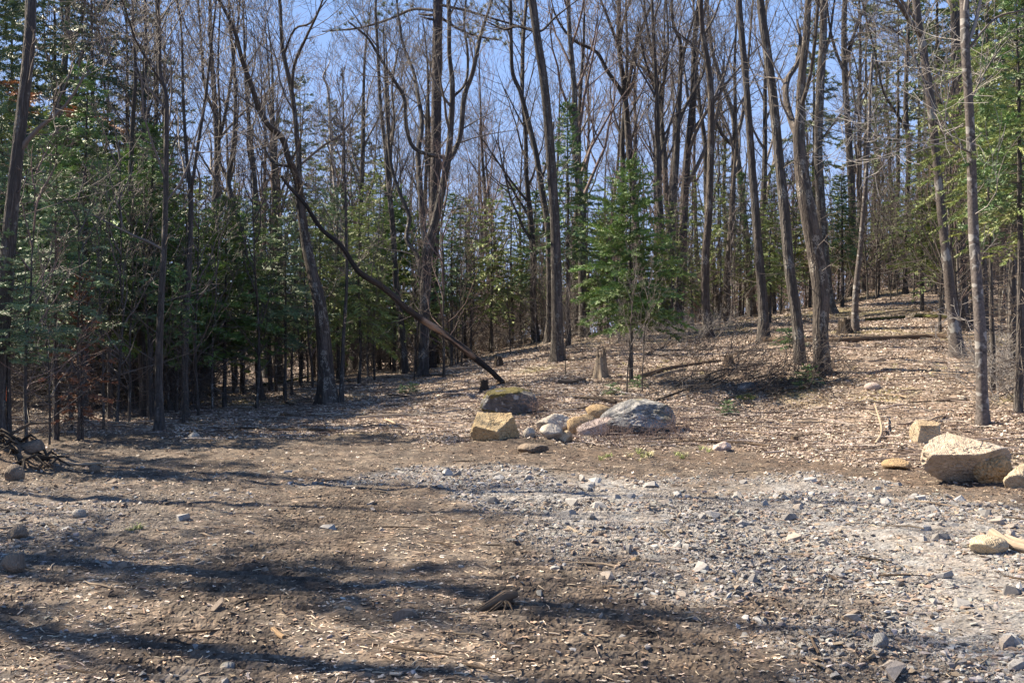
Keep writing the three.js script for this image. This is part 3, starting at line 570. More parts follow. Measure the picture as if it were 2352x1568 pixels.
tree('upright dark tree beside the many-stemmed maple, crossed by the leaning dead trunk', [[930, 860, 18], [923, 767, 16], [909, 644, 14], [903, 540, 13], [891, 404, 12], [884, 334, 9], [874, 246, 8], [867, 105, 7], [863, 0, 6]], { mat: M.maple, tall: 16, from: 5.5, boughs: 9, limbs: [[[888, 380], [905, 290, 6], [900, 200, 5], [915, 110, 4]]] });
tree('many-stemmed maple fanning out in front of the dark pine', [[970, 864, 28], [974, 767, 23], [979, 626, 25], [985, 560, 28], [994, 530, 22], [1011, 457, 17], [1025, 387, 17], [1032, 334, 15], [1039, 193, 12], [1032, 123, 10], [1030, 0, 9]], {
  mat: M.maple, tall: 15, from: 6, boughs: 5, gnarl: 0.06, limbs: [
    [[979, 600], [972, 520, 14], [963, 404, 13], [960, 352, 12], [969, 281, 11], [958, 211, 10], [951, 169, 8], [926, 105, 7], [916, 46, 6], [911, 0, 5]],
    [[975, 680], [965, 626, 11], [956, 584, 10], [933, 549, 10], [940, 500, 10], [919, 447, 9], [898, 380, 8], [890, 300, 7], [884, 180, 5], [880, 60, 4]],
    [[960, 366], [951, 340, 9], [933, 288, 9], [928, 225, 8], [909, 190, 7], [888, 158, 6], [863, 116, 6], [842, 84, 5], [800, 50, 4]],
    [[1028, 372], [1039, 355, 12], [1056, 316, 12], [1067, 218, 12], [1085, 169, 10], [1102, 88, 9], [1130, 0, 6]],
    [[1066, 230], [1069, 190, 6], [1074, 123, 6], [1066, 60, 5], [1070, 0, 4]]] });
tree('stout grey-brown trunk, bare and unforked, standing alone at the centre of the slope', [[1281, 829, 30], [1280, 732, 27], [1278, 626, 25], [1276, 535, 23], [1267, 387, 22], [1259, 281, 20], [1248, 176, 20], [1234, 88, 19], [1222, 0, 19]], { mat: M.cherry, tall: 19, from: 9.6, boughs: 9, lower: 9, flare: 0.8, limbs: [[[1234, 78], [1185, 60, 7], [1160, 68, 5], [1120, 50, 3]], [[1238, 80], [1250, 66, 6], [1275, 40, 5], [1300, 20, 3]]] });
tree('dark curved tree forking in two just behind the stout central trunk', [[1262, 770, 16], [1259, 527, 14], [1245, 440, 14], [1231, 352, 13], [1209, 264, 12], [1195, 211, 10], [1178, 169, 9], [1174, 90, 8], [1172, 0, 8]], { mat: M.cherry, tall: 18, from: 9, boughs: 8, lower: 3, r: 37, limbs: [[[1199, 225], [1200, 190, 9], [1201, 105, 9], [1209, 0, 8]], [[1240, 420], [1262, 350, 6], [1272, 280, 5]]] });
tree('dark tree behind the bright fir with a long bough arching to the centre', [[1492, 760, 18], [1470, 600, 17], [1455, 450, 16], [1445, 334, 16], [1438, 246, 14], [1433, 193, 12], [1422, 105, 11], [1422, 0, 10]], { mat: M.cherry, tall: 18, from: 8.6, boughs: 7, limbs: [[[1437, 235], [1427, 210, 10], [1392, 158, 9], [1371, 120, 8], [1322, 95, 7], [1297, 70, 6], [1276, 35, 5], [1266, 0, 3]], [[1436, 230], [1452, 150, 8], [1462, 100, 7], [1480, 50, 5], [1500, 0, 4]], [[1424, 110], [1400, 50, 7], [1380, 0, 5]]] });
tree('thick-footed dark tree fanning into many boughs, middle of the clump behind the fir', [[1509, 760, 24], [1507, 696, 19], [1520, 610, 17], [1536, 527, 15], [1530, 440, 13], [1526, 352, 12], [1519, 281, 12], [1515, 211, 12], [1505, 160, 8], [1490, 80, 6], [1480, 0, 5]], { mat: M.cherry, tall: 17, from: 8, boughs: 6, limbs: [[[1517, 240], [1501, 176, 8], [1470, 150, 7], [1445, 141, 6], [1420, 100, 4]], [[1516, 225], [1530, 160, 7], [1535, 80, 5], [1530, 0, 4]], [[1517, 230], [1500, 190, 7], [1480, 130, 5], [1465, 60, 4]]] });
tree('dark tree with a kinked upper stem, uphill edge of the clump behind the fir', [[1534, 762, 20], [1542, 626, 17], [1545, 492, 18], [1554, 352, 15], [1557, 281, 13], [1562, 200, 11], [1564, 140, 9], [1561, 88, 8], [1549, 66, 7], [1543, 0, 6]], { mat: M.cherry, tall: 17, from: 8, boughs: 7, limbs: [[[1555, 290], [1572, 250, 8], [1600, 200, 7], [1616, 165, 6], [1625, 110, 4]], [[1563, 150], [1580, 90, 5], [1600, 20, 4]]] });
tree('reddish-brown bowed trunk with a cleft mossy foot on the slope', [[1628, 775, 30], [1621, 696, 20], [1621, 591, 19], [1628, 492, 17], [1633, 352, 16], [1633, 211, 14], [1624, 134, 14], [1614, 70, 11], [1610, 0, 11]], { mat: M.mapleWarm, tall: 18, from: 8.6, boughs: 8, lower: 7, flare: 0.9, limbs: [[[1626, 150], [1600, 110, 6], [1570, 85, 4], [1540, 60, 3]], [[1618, 90], [1640, 40, 5], [1655, 0, 4]]] });
tree('pale-footed dark tree leaning behind the reddish bowed one', [[1727, 703, 22], [1722, 640, 20], [1719, 591, 17], [1709, 492, 14], [1691, 334, 14], [1684, 264, 12], [1660, 193, 10], [1638, 123, 8], [1630, 60, 7], [1625, 0, 6]], { mat: M.maple, tall: 20, from: 9.5, boughs: 8, limbs: [[[1690, 320], [1705, 270, 8], [1715, 200, 7], [1722, 100, 6], [1730, 0, 5]], [[1692, 340], [1660, 310, 8], [1640, 270, 6], [1620, 250, 4]]] });
tree('smooth dark trunk rising clean between the reddish bowed tree and the tall leaning one', [[1755, 783, 30], [1753, 696, 22], [1744, 591, 20], [1739, 527, 19], [1726, 352, 17], [1716, 211, 15], [1705, 88, 15], [1698, 0, 14]], { mat: M.cherry, tall: 19, from: 10, boughs: 8, lower: 8, flare: 0.8 });
tree('tall leaning trunk with a pale birch-like upper stem', [[1840, 836, 30], [1831, 732, 24], [1815, 626, 24], [1804, 500, 24], [1789, 352, 22], [1775, 211, 21], [1761, 105, 20], [1747, 0, 18]], { mat: M.maple, tall: 17, from: 9, boughs: 7, lower: 7, name: 'aspen_tree', flare: 0.45 });
tree('knobbly old maple with a hollow foot and a crooked broken second stem', [[1893, 860, 36], [1887, 767, 35], [1886, 661, 39], [1873, 573, 41], [1858, 492, 38], [1841, 387, 33], [1836, 316, 27], [1838, 264, 21], [1842, 176, 19], [1852, 88, 17], [1857, 0, 14]], { mat: M.mapleWarm, tall: 14, from: 8, boughs: 6, gnarl: 0.12, lump: 0.12, flare: 0.35, limbs: [[[1836, 320], [1820, 281, 18], [1806, 225, 15], [1809, 183, 15], [1834, 141, 12], [1839, 88, 9], [1831, 45, 5]], [[1838, 250], [1860, 180, 9], [1872, 100, 8], [1880, 0, 7]]] });
tree('straight rough-barked tree directly behind the knobbly old maple', [[1909, 719, 30], [1898, 626, 22], [1888, 500, 22], [1880, 352, 20], [1884, 211, 19], [1892, 70, 17], [1891, 0, 16]], { mat: M.maple, tall: 20, from: 9, boughs: 8, limbs: [[[1886, 150], [1905, 90, 6], [1915, 20, 5]], [[1882, 330], [1910, 290, 4], [1950, 240, 3]]] });
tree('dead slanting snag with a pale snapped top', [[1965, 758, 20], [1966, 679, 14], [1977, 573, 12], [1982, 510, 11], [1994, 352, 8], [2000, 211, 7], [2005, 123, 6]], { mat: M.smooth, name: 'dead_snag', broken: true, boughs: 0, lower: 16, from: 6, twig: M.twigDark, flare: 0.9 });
tree('tall dark trunk leaning over the fallen log on the rise', [[2201, 822, 32], [2191, 732, 26], [2179, 626, 22], [2167, 521, 20], [2154, 387, 19], [2140, 246, 20], [2123, 123, 19], [2105, 0, 18]], { mat: M.ash, tall: 15, from: 7, boughs: 8, lower: 8, limbs: [[[2108, 76], [2090, 46, 11], [2074, 21, 10], [2056, -5, 8]], [[2128, 210], [2100, 130, 6], [2075, 85, 5], [2040, 60, 4]]] });
tree('mottled slender tree with whitish lichen patches beside the big buff boulder', [[2260, 974, 30], [2256, 872, 24], [2253, 767, 26], [2246, 661, 24], [2237, 527, 23], [2232, 352, 20], [2225, 211, 20], [2218, 105, 20], [2216, 0, 21]], { mat: M.smooth, tall: 12, from: 5, boughs: 7, lower: 10, flare: 0.5, twig: M.twigPale, limbs: [[[2232, 350], [2200, 335, 4], [2170, 310, 3], [2158, 290, 2]], [[2230, 240], [2260, 170, 4], [2300, 110, 3], [2340, 70, 2]], [[2225, 120], [2290, 40, 5], [2340, 25, 4], [2380, 10, 3]]] });
tree('dark rough trunk half hidden behind the mottled slender tree', [[2215, 760, 24], [2206, 500, 22], [2202, 300, 22], [2197, 105, 22], [2193, 0, 21]], { mat: M.cherry, tall: 18, from: 8, boughs: 8, lower: 4, r: 29 });
tree('tall straight pine-barked trunk standing far up the rise', [[1958, 662, 20], [1957, 457, 16], [1950, 316, 15], [1940, 141, 13], [1942, 0, 12]], { mat: M.cherry, tall: 20, from: 8.5, boughs: 9, lower: 10, limbs: [[[1942, 170], [1918, 110, 7], [1905, 50, 5], [1900, 0, 4]], [[1941, 140], [1962, 80, 7], [1985, 20, 5]]] });
tree('thin tree with a crooked fork on the crest of the rise', [[2081, 676, 9], [2080, 549, 9], [2088, 352, 11], [2081, 246, 11], [2086, 105, 8], [2088, 0, 7]], { mat: M.cherry, tall: 18, from: 8, boughs: 8, lower: 6, limbs: [[[2086, 300], [2060, 260, 6], [2030, 210, 6], [2010, 120, 5], [1985, 20, 4]]] });
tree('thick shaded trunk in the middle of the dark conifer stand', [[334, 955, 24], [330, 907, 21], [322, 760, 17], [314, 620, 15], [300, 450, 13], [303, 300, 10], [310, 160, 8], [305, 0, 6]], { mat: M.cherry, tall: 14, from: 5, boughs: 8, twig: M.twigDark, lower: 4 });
tree('slim pale-barked trunk deep in the thicket behind the thin pole-straight tree', [[798, 834, 14], [797, 740, 13], [790, 640, 11], [775, 480, 9], [760, 330, 7], [752, 200, 6]], { mat: M.birch, name: 'birch_tree', tall: 14, from: 6, boughs: 7, lower: 2 });
tree('slightly leaning brown tree between the pole-straight and the crossed dark tree', [[870, 832, 14], [862, 740, 11], [872, 640, 10], [880, 560, 9], [895, 450, 8], [900, 300, 6]], { mat: M.mapleWarm, tall: 13, from: 5, boughs: 8 });
{
  // the white pine behind the many-stemmed maple
  const foot = D(988, 37), root = thing('white_pine', 'dark straight pine with long flat boughs near the top of the picture', 'tree', null, foot.clone()), r = 37, R = rng(41), loc = (px, py, dz) => P(px, py, r + dz).sub(foot);
  const path = [[V(0, -0.1, 0), 0.2], [loc(994, 640, 0), 0.185], [loc(998, 492, 0), 0.178], [loc(1001, 352, 0), 0.175], [loc(1003, 176, 0), 0.17], [loc(1006, 0, 0), 0.165], [loc(1010, -250, 0), 0.12], [loc(1012, -480, 0), 0.03]];
  mesh('trunk', trunkGeo(path, 3, { flare: 0.3, lump: 0.03 }), M.pine, root);
  const F = new Buf(false);
  const tuft = (p, s, n) => { for (let k = 0; k < n; k++) { const d = V(R() - 0.5, R() * 0.9 - 0.15, R() - 0.5).normalize(), e = p.clone().addScaledVector(d, s * (0.7 + 0.5 * R())), w = bend(d, 1.57, R() * 6.28).multiplyScalar(0.014), g = 0.7 + 0.6 * R(); F.p.push(p.x + w.x, p.y + w.y, p.z + w.z, p.x - w.x, p.y - w.y, p.z - w.z, e.x, e.y, e.z); for (let q = 0; q < 3; q++) F.c.push(0.10 * g, 0.135 * g, 0.06 * g); } };
  const boughs = [[[996, 24], [948, 21, 7], [898, 42, 6], [828, 63, 5], [740, 72, 3]], [[1016, 12], [1074, 25, 6], [1144, 46, 5], [1200, 62, 4]], [[1012, 40], [1060, 70, 5], [1110, 86, 4], [1150, 92, 3]], [[1010, 4], [960, -20, 6], [900, -40, 4]], [[1014, -30], [1070, -60, 6], [1150, -70, 4]], [[1012, -90], [950, -130, 6], [880, -150, 3]], [[1012, -120], [1080, -170, 5], [1130, -190, 3]], [[1000, 34], [975, 34, 6], [962, 32, 4]], [[1000, 46], [980, 42, 5], [966, 38, 3]], [[1011, -200], [960, -240, 5], [920, -250, 3]], [[1012, -250], [1050, -290, 4], [1090, -300, 3]]];
  boughs.forEach(([a, ...rest], bi) => {
    let z = 0; const way = (R() - 0.5) * 1.2, lp = [[loc(...a, 0), 0.05], ...rest.map(([x, y, w]) => { z += way; return [loc(x, y, z), (w / 2 / FOC) * r]; })], [p, rr] = smoothPath(lp, 5), B = new Buf();
    tube(B, p, rr, 7); mesh('limb', B.geo(), M.pine, root);
    if (bi === 7 || bi === 8) return;
    for (let k = 0; k < 26; k++) { const q = alongPath(lp, lerp(0.35, 1, R())); const o = V((R() - 0.5) * 1.1, (R() - 0.2) * 0.5, (R() - 0.5) * 1.5); q.p.add(o); tuft(q.p, 0.16, 26); }
  });
  mesh('crown', F.geo(), M.needles, root);
}
{
  // the dead trunk leaning into the big maple
  const foot = G(1160, 880), r = -foot.z, root = thing('leaning_dead_trunk', 'dead blackened trunk leaning from the mossy boulder up into the big maple', 'dead tree', null, foot.clone());
  const pts = [[1160, 882, 13], [1130, 854, 17], [1092, 823, 21], [1050, 790, 20], [1004, 756, 19], [960, 727, 18], [933, 707, 18], [881, 661, 18], [828, 619, 16], [779, 566, 14], [740, 521, 12], [705, 474, 11], [663, 430, 9], [640, 400, 6]];
  const kink = rng(12), path = pts.map(([x, y, w], i) => [P(x + (i ? kink() - 0.5 : 0) * 9, y + (i ? kink() - 0.5 : 0) * 9, lerp(r, 23.6, i / 13)).sub(foot), (w / 2 / FOC) * 24.3 * 0.8]);
  const B = new Buf(), [p, rr] = smoothPath(path, 6);
  tube(B, p, rr, 12, { cap: [0.3, 0.2, 0.12], shape: (a, run) => 1 + 0.22 * (fbm3(Math.cos(a) * 2, Math.sin(a) * 2, run * 4, 3) - 0.5) * 2, tint: (a, run) => { const k = sstep(0.5, 0.56, fbm2(Math.cos(a) * 1.1 + 4, run * 1.3, 3)) * (run < 2.4 ? 1 : 0.1); return mix3([0.045, 0.038, 0.035], [0.62, 0.40, 0.26], k); } });
  mesh('trunk', B.geo(true), new THREE.MeshStandardMaterial({ bumpMap: BARK.maple.bumpMap, map: BARK.wood.bumpMap, bumpScale: 0.03, vertexColors: true, roughness: 0.95 }), root);
  const C = new Buf(), R = rng(9);
  for (let k = 0; k < 10; k++) { const q = alongPath(path, lerp(0.4, 1, k / 10)); branch(C, q.p, bend(q.d, 1.1, R() * 6.28), 0.8, 0.012, 2, R, { ...OAK, n: [0, 3, 3, 2] }); }
  const S = new Buf();
  for (let k = 0; k < 26; k++) { const a = R() * 6.28, d = V(Math.cos(a), 0.1 + R() * 0.5, Math.sin(a)); tube(S, [V(0.02, 0.02, 0), d.clone().multiplyScalar(0.12), d.clone().multiplyScalar(0.26).add(V(0, -0.1, 0))], [0.022, 0.016, 0.005], 4); }
  mesh('root_splinters', S.geo(), M.woodDark, root).userData.kind = 'stuff';
  mesh('crown', C.geo(), M.twigDark, root);
}

// ---------------------------------------------------------------- conifers
function conifer(seed, { H = 5, R: W = 1.1, start = 0.2, droop = 0.15, gap = 0.21, per = 5, shoot = 0.075, needle = 0.042, tone = [0.055, 0.105, 0.035], dead = 14, ragged = 0.35, power = 0.8, thin = 1, brown = 0 } = {}) {
  const R = rng(seed), F = new Buf(false), T = new Buf(), pts = [], rr = [];
  let sx = 0, sz = 0;
  for (let k = 0; k <= 14; k++) { sx += (R() - 0.5) * 0.03 * H * 0.2; sz += (R() - 0.5) * 0.03 * H * 0.2; pts.push(V(sx, (k / 14) * H - (k ? 0 : 0.15), sz)); rr.push(lerp(0.011 * H, 0.006, Math.pow(k / 14, 0.8))); }
  tube(T, pts, rr, 8);
  const path = pts.map((p, i) => [p, rr[i]]), e = V(), a = V(), b = V();
  const tri = (p, q, s, c) => { F.p.push(p.x, p.y, p.z, q.x, q.y, q.z, s.x, s.y, s.z); for (let k = 0; k < 3; k++) F.c.push(c[0], c[1], c[2]); };
  const wood = [0.13, 0.10, 0.08];
  const stickTri = (p, q, w) => { const d = q.clone().sub(p), s = bend(d.normalize(), 1.57, R() * 6).multiplyScalar(w), u = V(0, w, 0); tri(p.clone().add(s), p.clone().sub(s), q, wood); tri(p.clone().add(u), p.clone().sub(u), q, wood); };
  for (let k = 0; k < dead; k++) { const q = byHeight(path, lerp(0.25, start * H + 0.4, R())), d = V(R() - 0.5, (R() - 0.5) * 0.25, R() - 0.5).normalize(), tip = q.p.clone().addScaledVector(d, W * lerp(0.3, 0.9, R())); tip.y -= 0.1; stickTri(q.p, tip, 0.007); for (let j = 0; j < 4; j++) { const m = q.p.clone().lerp(tip, lerp(0.3, 0.95, R())); stickTri(m, m.clone().add(V(R() - 0.5, R() * 0.3 - 0.2, R() - 0.5).multiplyScalar(0.4)), 0.005); } }
  const step = gap * 0.6 / per;
  let az = R() * 6.28;
  for (let y = start * H; y < H - 0.04; y += step * lerp(0.6, 1.4, R())) {
    const t = (y - start * H) / (H - start * H);
    az += 2.4 + (R() - 0.5) * 0.9;
    if (R() > thin) continue;
    const L = W * (Math.pow(1 - t, power) * (0.7 + 0.3 * sstep(0, 0.25, t)) + 0.05) * lerp(1 - ragged, 1 + ragged * 0.35, R());
    const q = byHeight(path, y), tilt = lerp(-0.05, 0.8, t * t) - droop * 0.5 + (R() - 0.5) * 0.55, out = V(Math.cos(az), tilt, Math.sin(az)).normalize(), side = V(-Math.sin(az), (R() - 0.5) * 0.5, Math.cos(az)).normalize(), sag = droop * lerp(0.6, 1.5, R());
    const pt = (s) => q.p.clone().addScaledVector(out, L * s).add(V(0, -sag * L * s * s + 0.08 * L * s * s * s, 0));
    stickTri(pt(0), pt(0.9), 0.005 + 0.006 * L);
    const base = 0.7 + 0.6 * R(), cc = R() < brown ? [0.20, 0.10, 0.05] : tone, m = Math.max(3, Math.round(L / shoot));
    for (let j = 0; j < m; j++) {
      const s = lerp(0.16, 1, (j + R() * 0.7) / m), p0 = pt(s), last = j === m - 1;
      for (const sd of last ? [0, 0] : [-1, 1]) {
        if (R() < 0.1) continue;
        const l = (last ? 0.12 : lerp(0.40, 0.12, s) * L * 0.7) * lerp(0.5, 1.2, R()) + needle;
        const d = out.clone().multiplyScalar(sd ? 0.62 : 1).addScaledVector(side, sd * 0.8).add(V(0, (R() - 0.45) * 0.9 - droop * 0.7, 0)).normalize();
        const nb = Math.max(2, Math.round(l / (needle * 0.62))), wdt = needle * 0.34, br = base * lerp(0.7, 1.35, R()), yl = R() < 0.22 ? 1.35 : 1;
        const c = [cc[0] * br * yl, cc[1] * br * (yl > 1 ? 1.12 : 1), cc[2] * br];
        for (let i = 0; i < nb; i++) {
          e.copy(p0).addScaledVector(d, (l * (i + 0.3)) / nb);
          const r0 = R() * 6.28;
          for (let w = 0; w < 3; w++) {
            const u = bend(d, lerp(0.6, 1.0, R()), r0 + w * 2.1 + (R() - 0.5));
            tri(e.clone().addScaledVector(d, -wdt), e.clone().addScaledVector(d, wdt), e.clone().addScaledVector(u, needle * lerp(0.85, 1.5, R())), c);
          }
        }
      }
    }
  }
  return { trunk: T.geo(), crown: F.geo(), H };
}
const FIR = [0.105, 0.19, 0.070], BLUE = [0.125, 0.20, 0.105], HEM = [0.175, 0.235, 0.066], DARK = [0.060, 0.10, 0.048];
const CON = {
  firA: conifer(1, { H: 5, R: 1.55, start: 0.27, tone: [0.14, 0.235, 0.062], gap: 0.21, droop: 0.14, dead: 10, shoot: 0.085, needle: 0.05, ragged: 0.55, power: 0.75 }),
  firB: conifer(2, { H: 5, R: 1.35, start: 0.36, tone: BLUE, gap: 0.3, dead: 40, ragged: 0.6, shoot: 0.085, needle: 0.038, power: 0.6 }),
  firC: conifer(3, { H: 7, R: 1.0, start: 0.36, tone: FIR, gap: 0.33, dead: 36, shoot: 0.1, needle: 0.055, ragged: 0.6, droop: 0.25 }),
  hemA: conifer(4, { H: 8, R: 1.9, start: 0.2, tone: HEM, gap: 0.5, droop: 0.4, shoot: 0.14, needle: 0.06, ragged: 0.65, power: 0.6, dead: 24 }),
  hemB: conifer(5, { H: 6, R: 1.45, start: 0.27, tone: HEM, gap: 0.45, droop: 0.35, shoot: 0.12, needle: 0.055, ragged: 0.65, power: 0.6, dead: 36 }),
  hemC: conifer(15, { H: 8, R: 1.7, start: 0.36, tone: HEM, gap: 0.56, droop: 0.4, shoot: 0.105, needle: 0.035, ragged: 0.7, power: 0.5, dead: 60 }),
  tallA: conifer(6, { H: 14, R: 2.3, start: 0.22, tone: DARK, gap: 0.75, droop: 0.35, shoot: 0.18, needle: 0.085, ragged: 0.65, power: 0.5, dead: 30, brown: 0.02 }),
  tallB: conifer(7, { H: 14, R: 1.9, start: 0.4, tone: [0.095, 0.135, 0.055], gap: 0.85, droop: 0.2, shoot: 0.19, needle: 0.09, ragged: 0.7, power: 0.55, dead: 40 }),
  spar: conifer(8, { H: 6, R: 0.9, start: 0.5, tone: FIR, gap: 0.42, shoot: 0.12, needle: 0.055, ragged: 0.6, dead: 70 }),
  rust: conifer(9, { H: 3.2, R: 0.65, start: 0.15, tone: [0.22, 0.10, 0.05], gap: 0.36, shoot: 0.1, ragged: 0.6, dead: 20 }),
  tiny: conifer(10, { H: 0.5, R: 0.24, start: 0.05, tone: [0.13, 0.23, 0.09], gap: 0.09, per: 4, shoot: 0.05, needle: 0.025, dead: 0 }),
};
const MARKS = [[20, 'dark trunk at the edge'], [140, 'pale blue-green fir'], [214, 'narrow pointed fir'], [330, 'thick shaded trunk'], [372, 'slender dark tree'], [440, 'V-stemmed slim tree'], [495, 'thick upright dark trunk'], [545, 'snaking S-curved tree'], [620, 'sweeping bough of the big maple'], [690, 'big maple'], [790, 'pole-straight tree'], [895, 'upright tree crossed by the leaning trunk'], [955, 'many-stemmed maple'], [1003, 'dark straight pine'], [1060, 'outer stems of the many-stemmed maple'], [1210, 'curved forking tree'], [1265, 'stout central trunk'], [1305, 'narrow dark ragged fir'], [1440, 'bright young fir'], [1520, 'clump behind the fir'], [1628, 'reddish bowed trunk'], [1690, 'pale-footed leaning tree'], [1735, 'smooth dark clean trunk'], [1795, 'tall leaning trunk'], [1860, 'knobbly old maple'], [1950, 'tall straight trunk up the rise'], [1990, 'slanting snag'], [2085, 'thin crooked-forked tree'], [2160, 'dark trunk leaning over the log'], [2235, 'mottled slender tree'], [2320, 'broad yellow-green hemlock']];
const mark = (px) => MARKS.reduce((a, b) => (Math.abs(b[0] - px) < Math.abs(a[0] - px) ? b : a))[1];
const barkThin = M.cherry, placed = {};
function con(kind, pos, h, label, group, wide = 1) {
  const pr = CON[kind], s = h / pr.H, R = rng(Math.round((pos.x * 37 + pos.z * 91) * 10) + 9999);
  const root = thing(kind === 'tiny' ? 'fir_seedling' : kind === 'rust' ? 'dead_fir' : /hem/.test(kind) ? 'hemlock_tree' : 'fir_tree', label, kind === 'tiny' ? 'seedling' : 'tree', group, pos.clone().add(V(0, -0.04, 0)));
  mesh('trunk', pr.trunk, barkThin, root); mesh('crown', pr.crown, M.needles, root);
  root.scale.set(s * wide, s, s * wide); root.rotation.y = R() * 6.28;
  return root;
}
const GC = (px, py) => G(px, py);
con('firA', GC(1450, 878), 4.75, 'bright green young fir standing free at the middle of the slope', null, 1.0);
con('firC', D(1307, 34), 7.6, 'narrow dark fir with a ragged top behind the stout central trunk', null, 1.15);
con('firB', GC(126, 1012), 4.3, 'pale blue-green fir at the lit edge of the dark conifer stand', null, 1.15);
con('firC', GC(190, 975), 7.0, 'narrow pointed fir rising behind the pale blue-green fir', null, 1.3);
con('firB', GC(20, 1000), 2.6, 'low fir with light boughs beside the dark trunk at the edge', null, 1.2);
con('rust', GC(188, 1012), 2.7, 'small dead fir with rusty needles in the dark conifer stand', null, 1.1);
con('hemC', D(2330, 20.5), 8.6, 'broad yellow-green hemlock filling the edge behind the mottled slender tree', null, 1.1);
con('hemC', D(2262, 25), 9.5, 'tall light green hemlock between the leaning dark trunk and the mottled tree', null, 1.0);
con('hemC', D(2395, 17), 7.5, 'hemlock reaching in from beside the picture with bare lower twigs', null, 1.1);
con('spar', GC(2341, 952), 6.5, 'slim half-dead spruce with a pale stem behind the big buff boulder', null, 1.1);
con('spar', GC(2279, 900), 5.5, 'thin pale spruce pole covered in dead twigs behind the mottled tree', null, 0.9);
const LEFTG = 'firs crowded in the dark stand', R4 = rng(404);
for (const [px, r, h, k, w] of [[60, 21, 5.5, 'firB', 1], [250, 22.5, 5.2, 'firB', 1.2], [300, 24, 5.8, 'firA', 1.1], [345, 23, 6.2, 'firC', 1.3], [395, 25, 4.8, 'firA', 1.1], [450, 27, 5.4, 'hemB', 1.2], [515, 26, 5.0, 'firA', 1.1], [560, 29, 5.2, 'firB', 1.1], [620, 30, 5.6, 'hemB', 1.2], [655, 27, 4.6, 'firB', 1.1], [130, 24, 6.5, 'firC', 1.3], [215, 27, 6.8, 'hemA', 0.9], [285, 29, 6.2, 'hemB', 1.2], [375, 31, 7, 'hemA', 1], [470, 33, 6.5, 'hemB', 1.2], [540, 36, 6.8, 'hemA', 1], [-30, 20, 6, 'firB', 1.1], [90, 30, 8, 'hemA', 1], [10, 26, 7.5, 'hemA', 1.1], [420, 21.5, 3.2, 'spar', 1], [160, 19.5, 3.6, 'spar', 1.1]])
  con(k, D(px, r), h, `${{ firA: 'bushy fir', firB: 'bluish fir', firC: 'narrow fir', hemA: 'broad hemlock', hemB: 'slim hemlock', spar: 'half-dead spruce' }[k]} in the dark stand, ${r < 25 ? 'close by' : 'deep behind'} the ${mark(px)}`, LEFTG, w);
for (const [px, r, h, k, w] of [[690, 33, 6, 'hemB', 1.1], [735, 31, 5.2, 'hemB', 1], [775, 34, 6, 'firB', 1.1], [825, 30, 5, 'hemB', 1.1], [845, 35, 6.5, 'hemA', 0.9], [905, 37, 6.2, 'firA', 1], [955, 36, 5.4, 'hemB', 1], [1035, 35, 5.6, 'firC', 1.3], [1070, 40, 6, 'hemB', 1.1], [870, 41, 8, 'hemA', 1], [720, 40, 8, 'hemA', 1]])
  con(k, D(px, r), h, `${/hem/.test(k) ? 'light green hemlock' : 'dark green fir'} in the thicket ${r < 35 ? 'near' : 'behind'} the ${mark(px)}`, 'evergreens in the thicket behind the leaning trunk', w);
for (const [px, r, h, k, w] of [[1130, 39, 5.6, 'hemB', 1.1], [1175, 42, 6.4, 'hemB', 1.2], [1225, 40, 5.6, 'firC', 1.2], [1350, 39, 5.8, 'hemB', 1.1], [1395, 36, 4.6, 'firA', 0.9], [1545, 35, 4.4, 'hemB', 1.2], [1590, 42, 6, 'hemA', 0.8], [1655, 44, 5.6, 'hemB', 1.1], [1420, 44, 6.5, 'hemA', 0.8], [1250, 47, 7, 'hemA', 0.9]])
  con(k, D(px, r), h, `${/hem/.test(k) ? 'young hemlock' : 'young fir'} up the slope behind the ${mark(px)}`, 'evergreens at the back of the slope', w);
for (const [px, r, h, k, w] of [[1700, 46, 6.2, 'firC', 1.2], [1770, 34, 3.8, 'hemB', 1.2], [1780, 44, 6, 'hemB', 1.1], [1860, 43, 5.6, 'hemB', 1.2], [1925, 46, 5.4, 'hemB', 1.1], [1935, 38, 4.6, 'firC', 1.5], [2020, 50, 5.8, 'hemB', 1.2], [2055, 44, 4.8, 'hemB', 1.2], [2110, 47, 6, 'hemA', 0.9], [2150, 40, 6.5, 'hemA', 1], [2120, 34, 5.2, 'hemB', 1.2], [2185, 33, 7, 'hemA', 1.1], [2240, 34, 8, 'hemC', 1.1], [2300, 30, 8, 'hemC', 1.1], [2350, 26, 8, 'hemC', 1.1]])
  con(k, D(px, r), h, `${/hem/.test(k) ? 'hemlock' : 'fir'} up the rise, ${r < 36 ? 'close behind' : 'well behind'} the ${mark(px)}`, 'hemlocks along the top of the rise', w);
for (const [px, r, h, k] of [[60, 33, 15, 'tallA'], [130, 37, 16, 'tallA'], [205, 35, 15, 'tallA'], [285, 40, 16.5, 'tallB'], [-20, 28, 14, 'tallA'], [350, 44, 15, 'tallB'], [20, 42, 17, 'tallA'], [165, 46, 17, 'tallA']])
  con(k, D(px, r), h, `tall dark evergreen ${r < 38 ? 'close' : 'far'} behind the ${mark(px)}`, 'tall evergreens above the dark stand');
for (const [px, r, h, k] of [[690, 52, 14, 'tallB'], [830, 55, 13, 'tallB'], [760, 62, 15, 'tallB'], [1870, 52, 15, 'tallB'], [1990, 55, 17, 'tallB'], [2060, 52, 16, 'tallB'], [2150, 44, 16, 'tallB'], [2240, 40, 15, 'tallB'], [2310, 36, 16, 'tallA'], [2345, 42, 17, 'tallB'], [1650, 66, 13, 'tallB'], [2210, 56, 18, 'tallB'], [2110, 62, 18, 'tallB']])
  con(k, D(px, r), h, `tall thin-crowned evergreen far behind the ${mark(px)}`, 'tall evergreens among the bare trees');
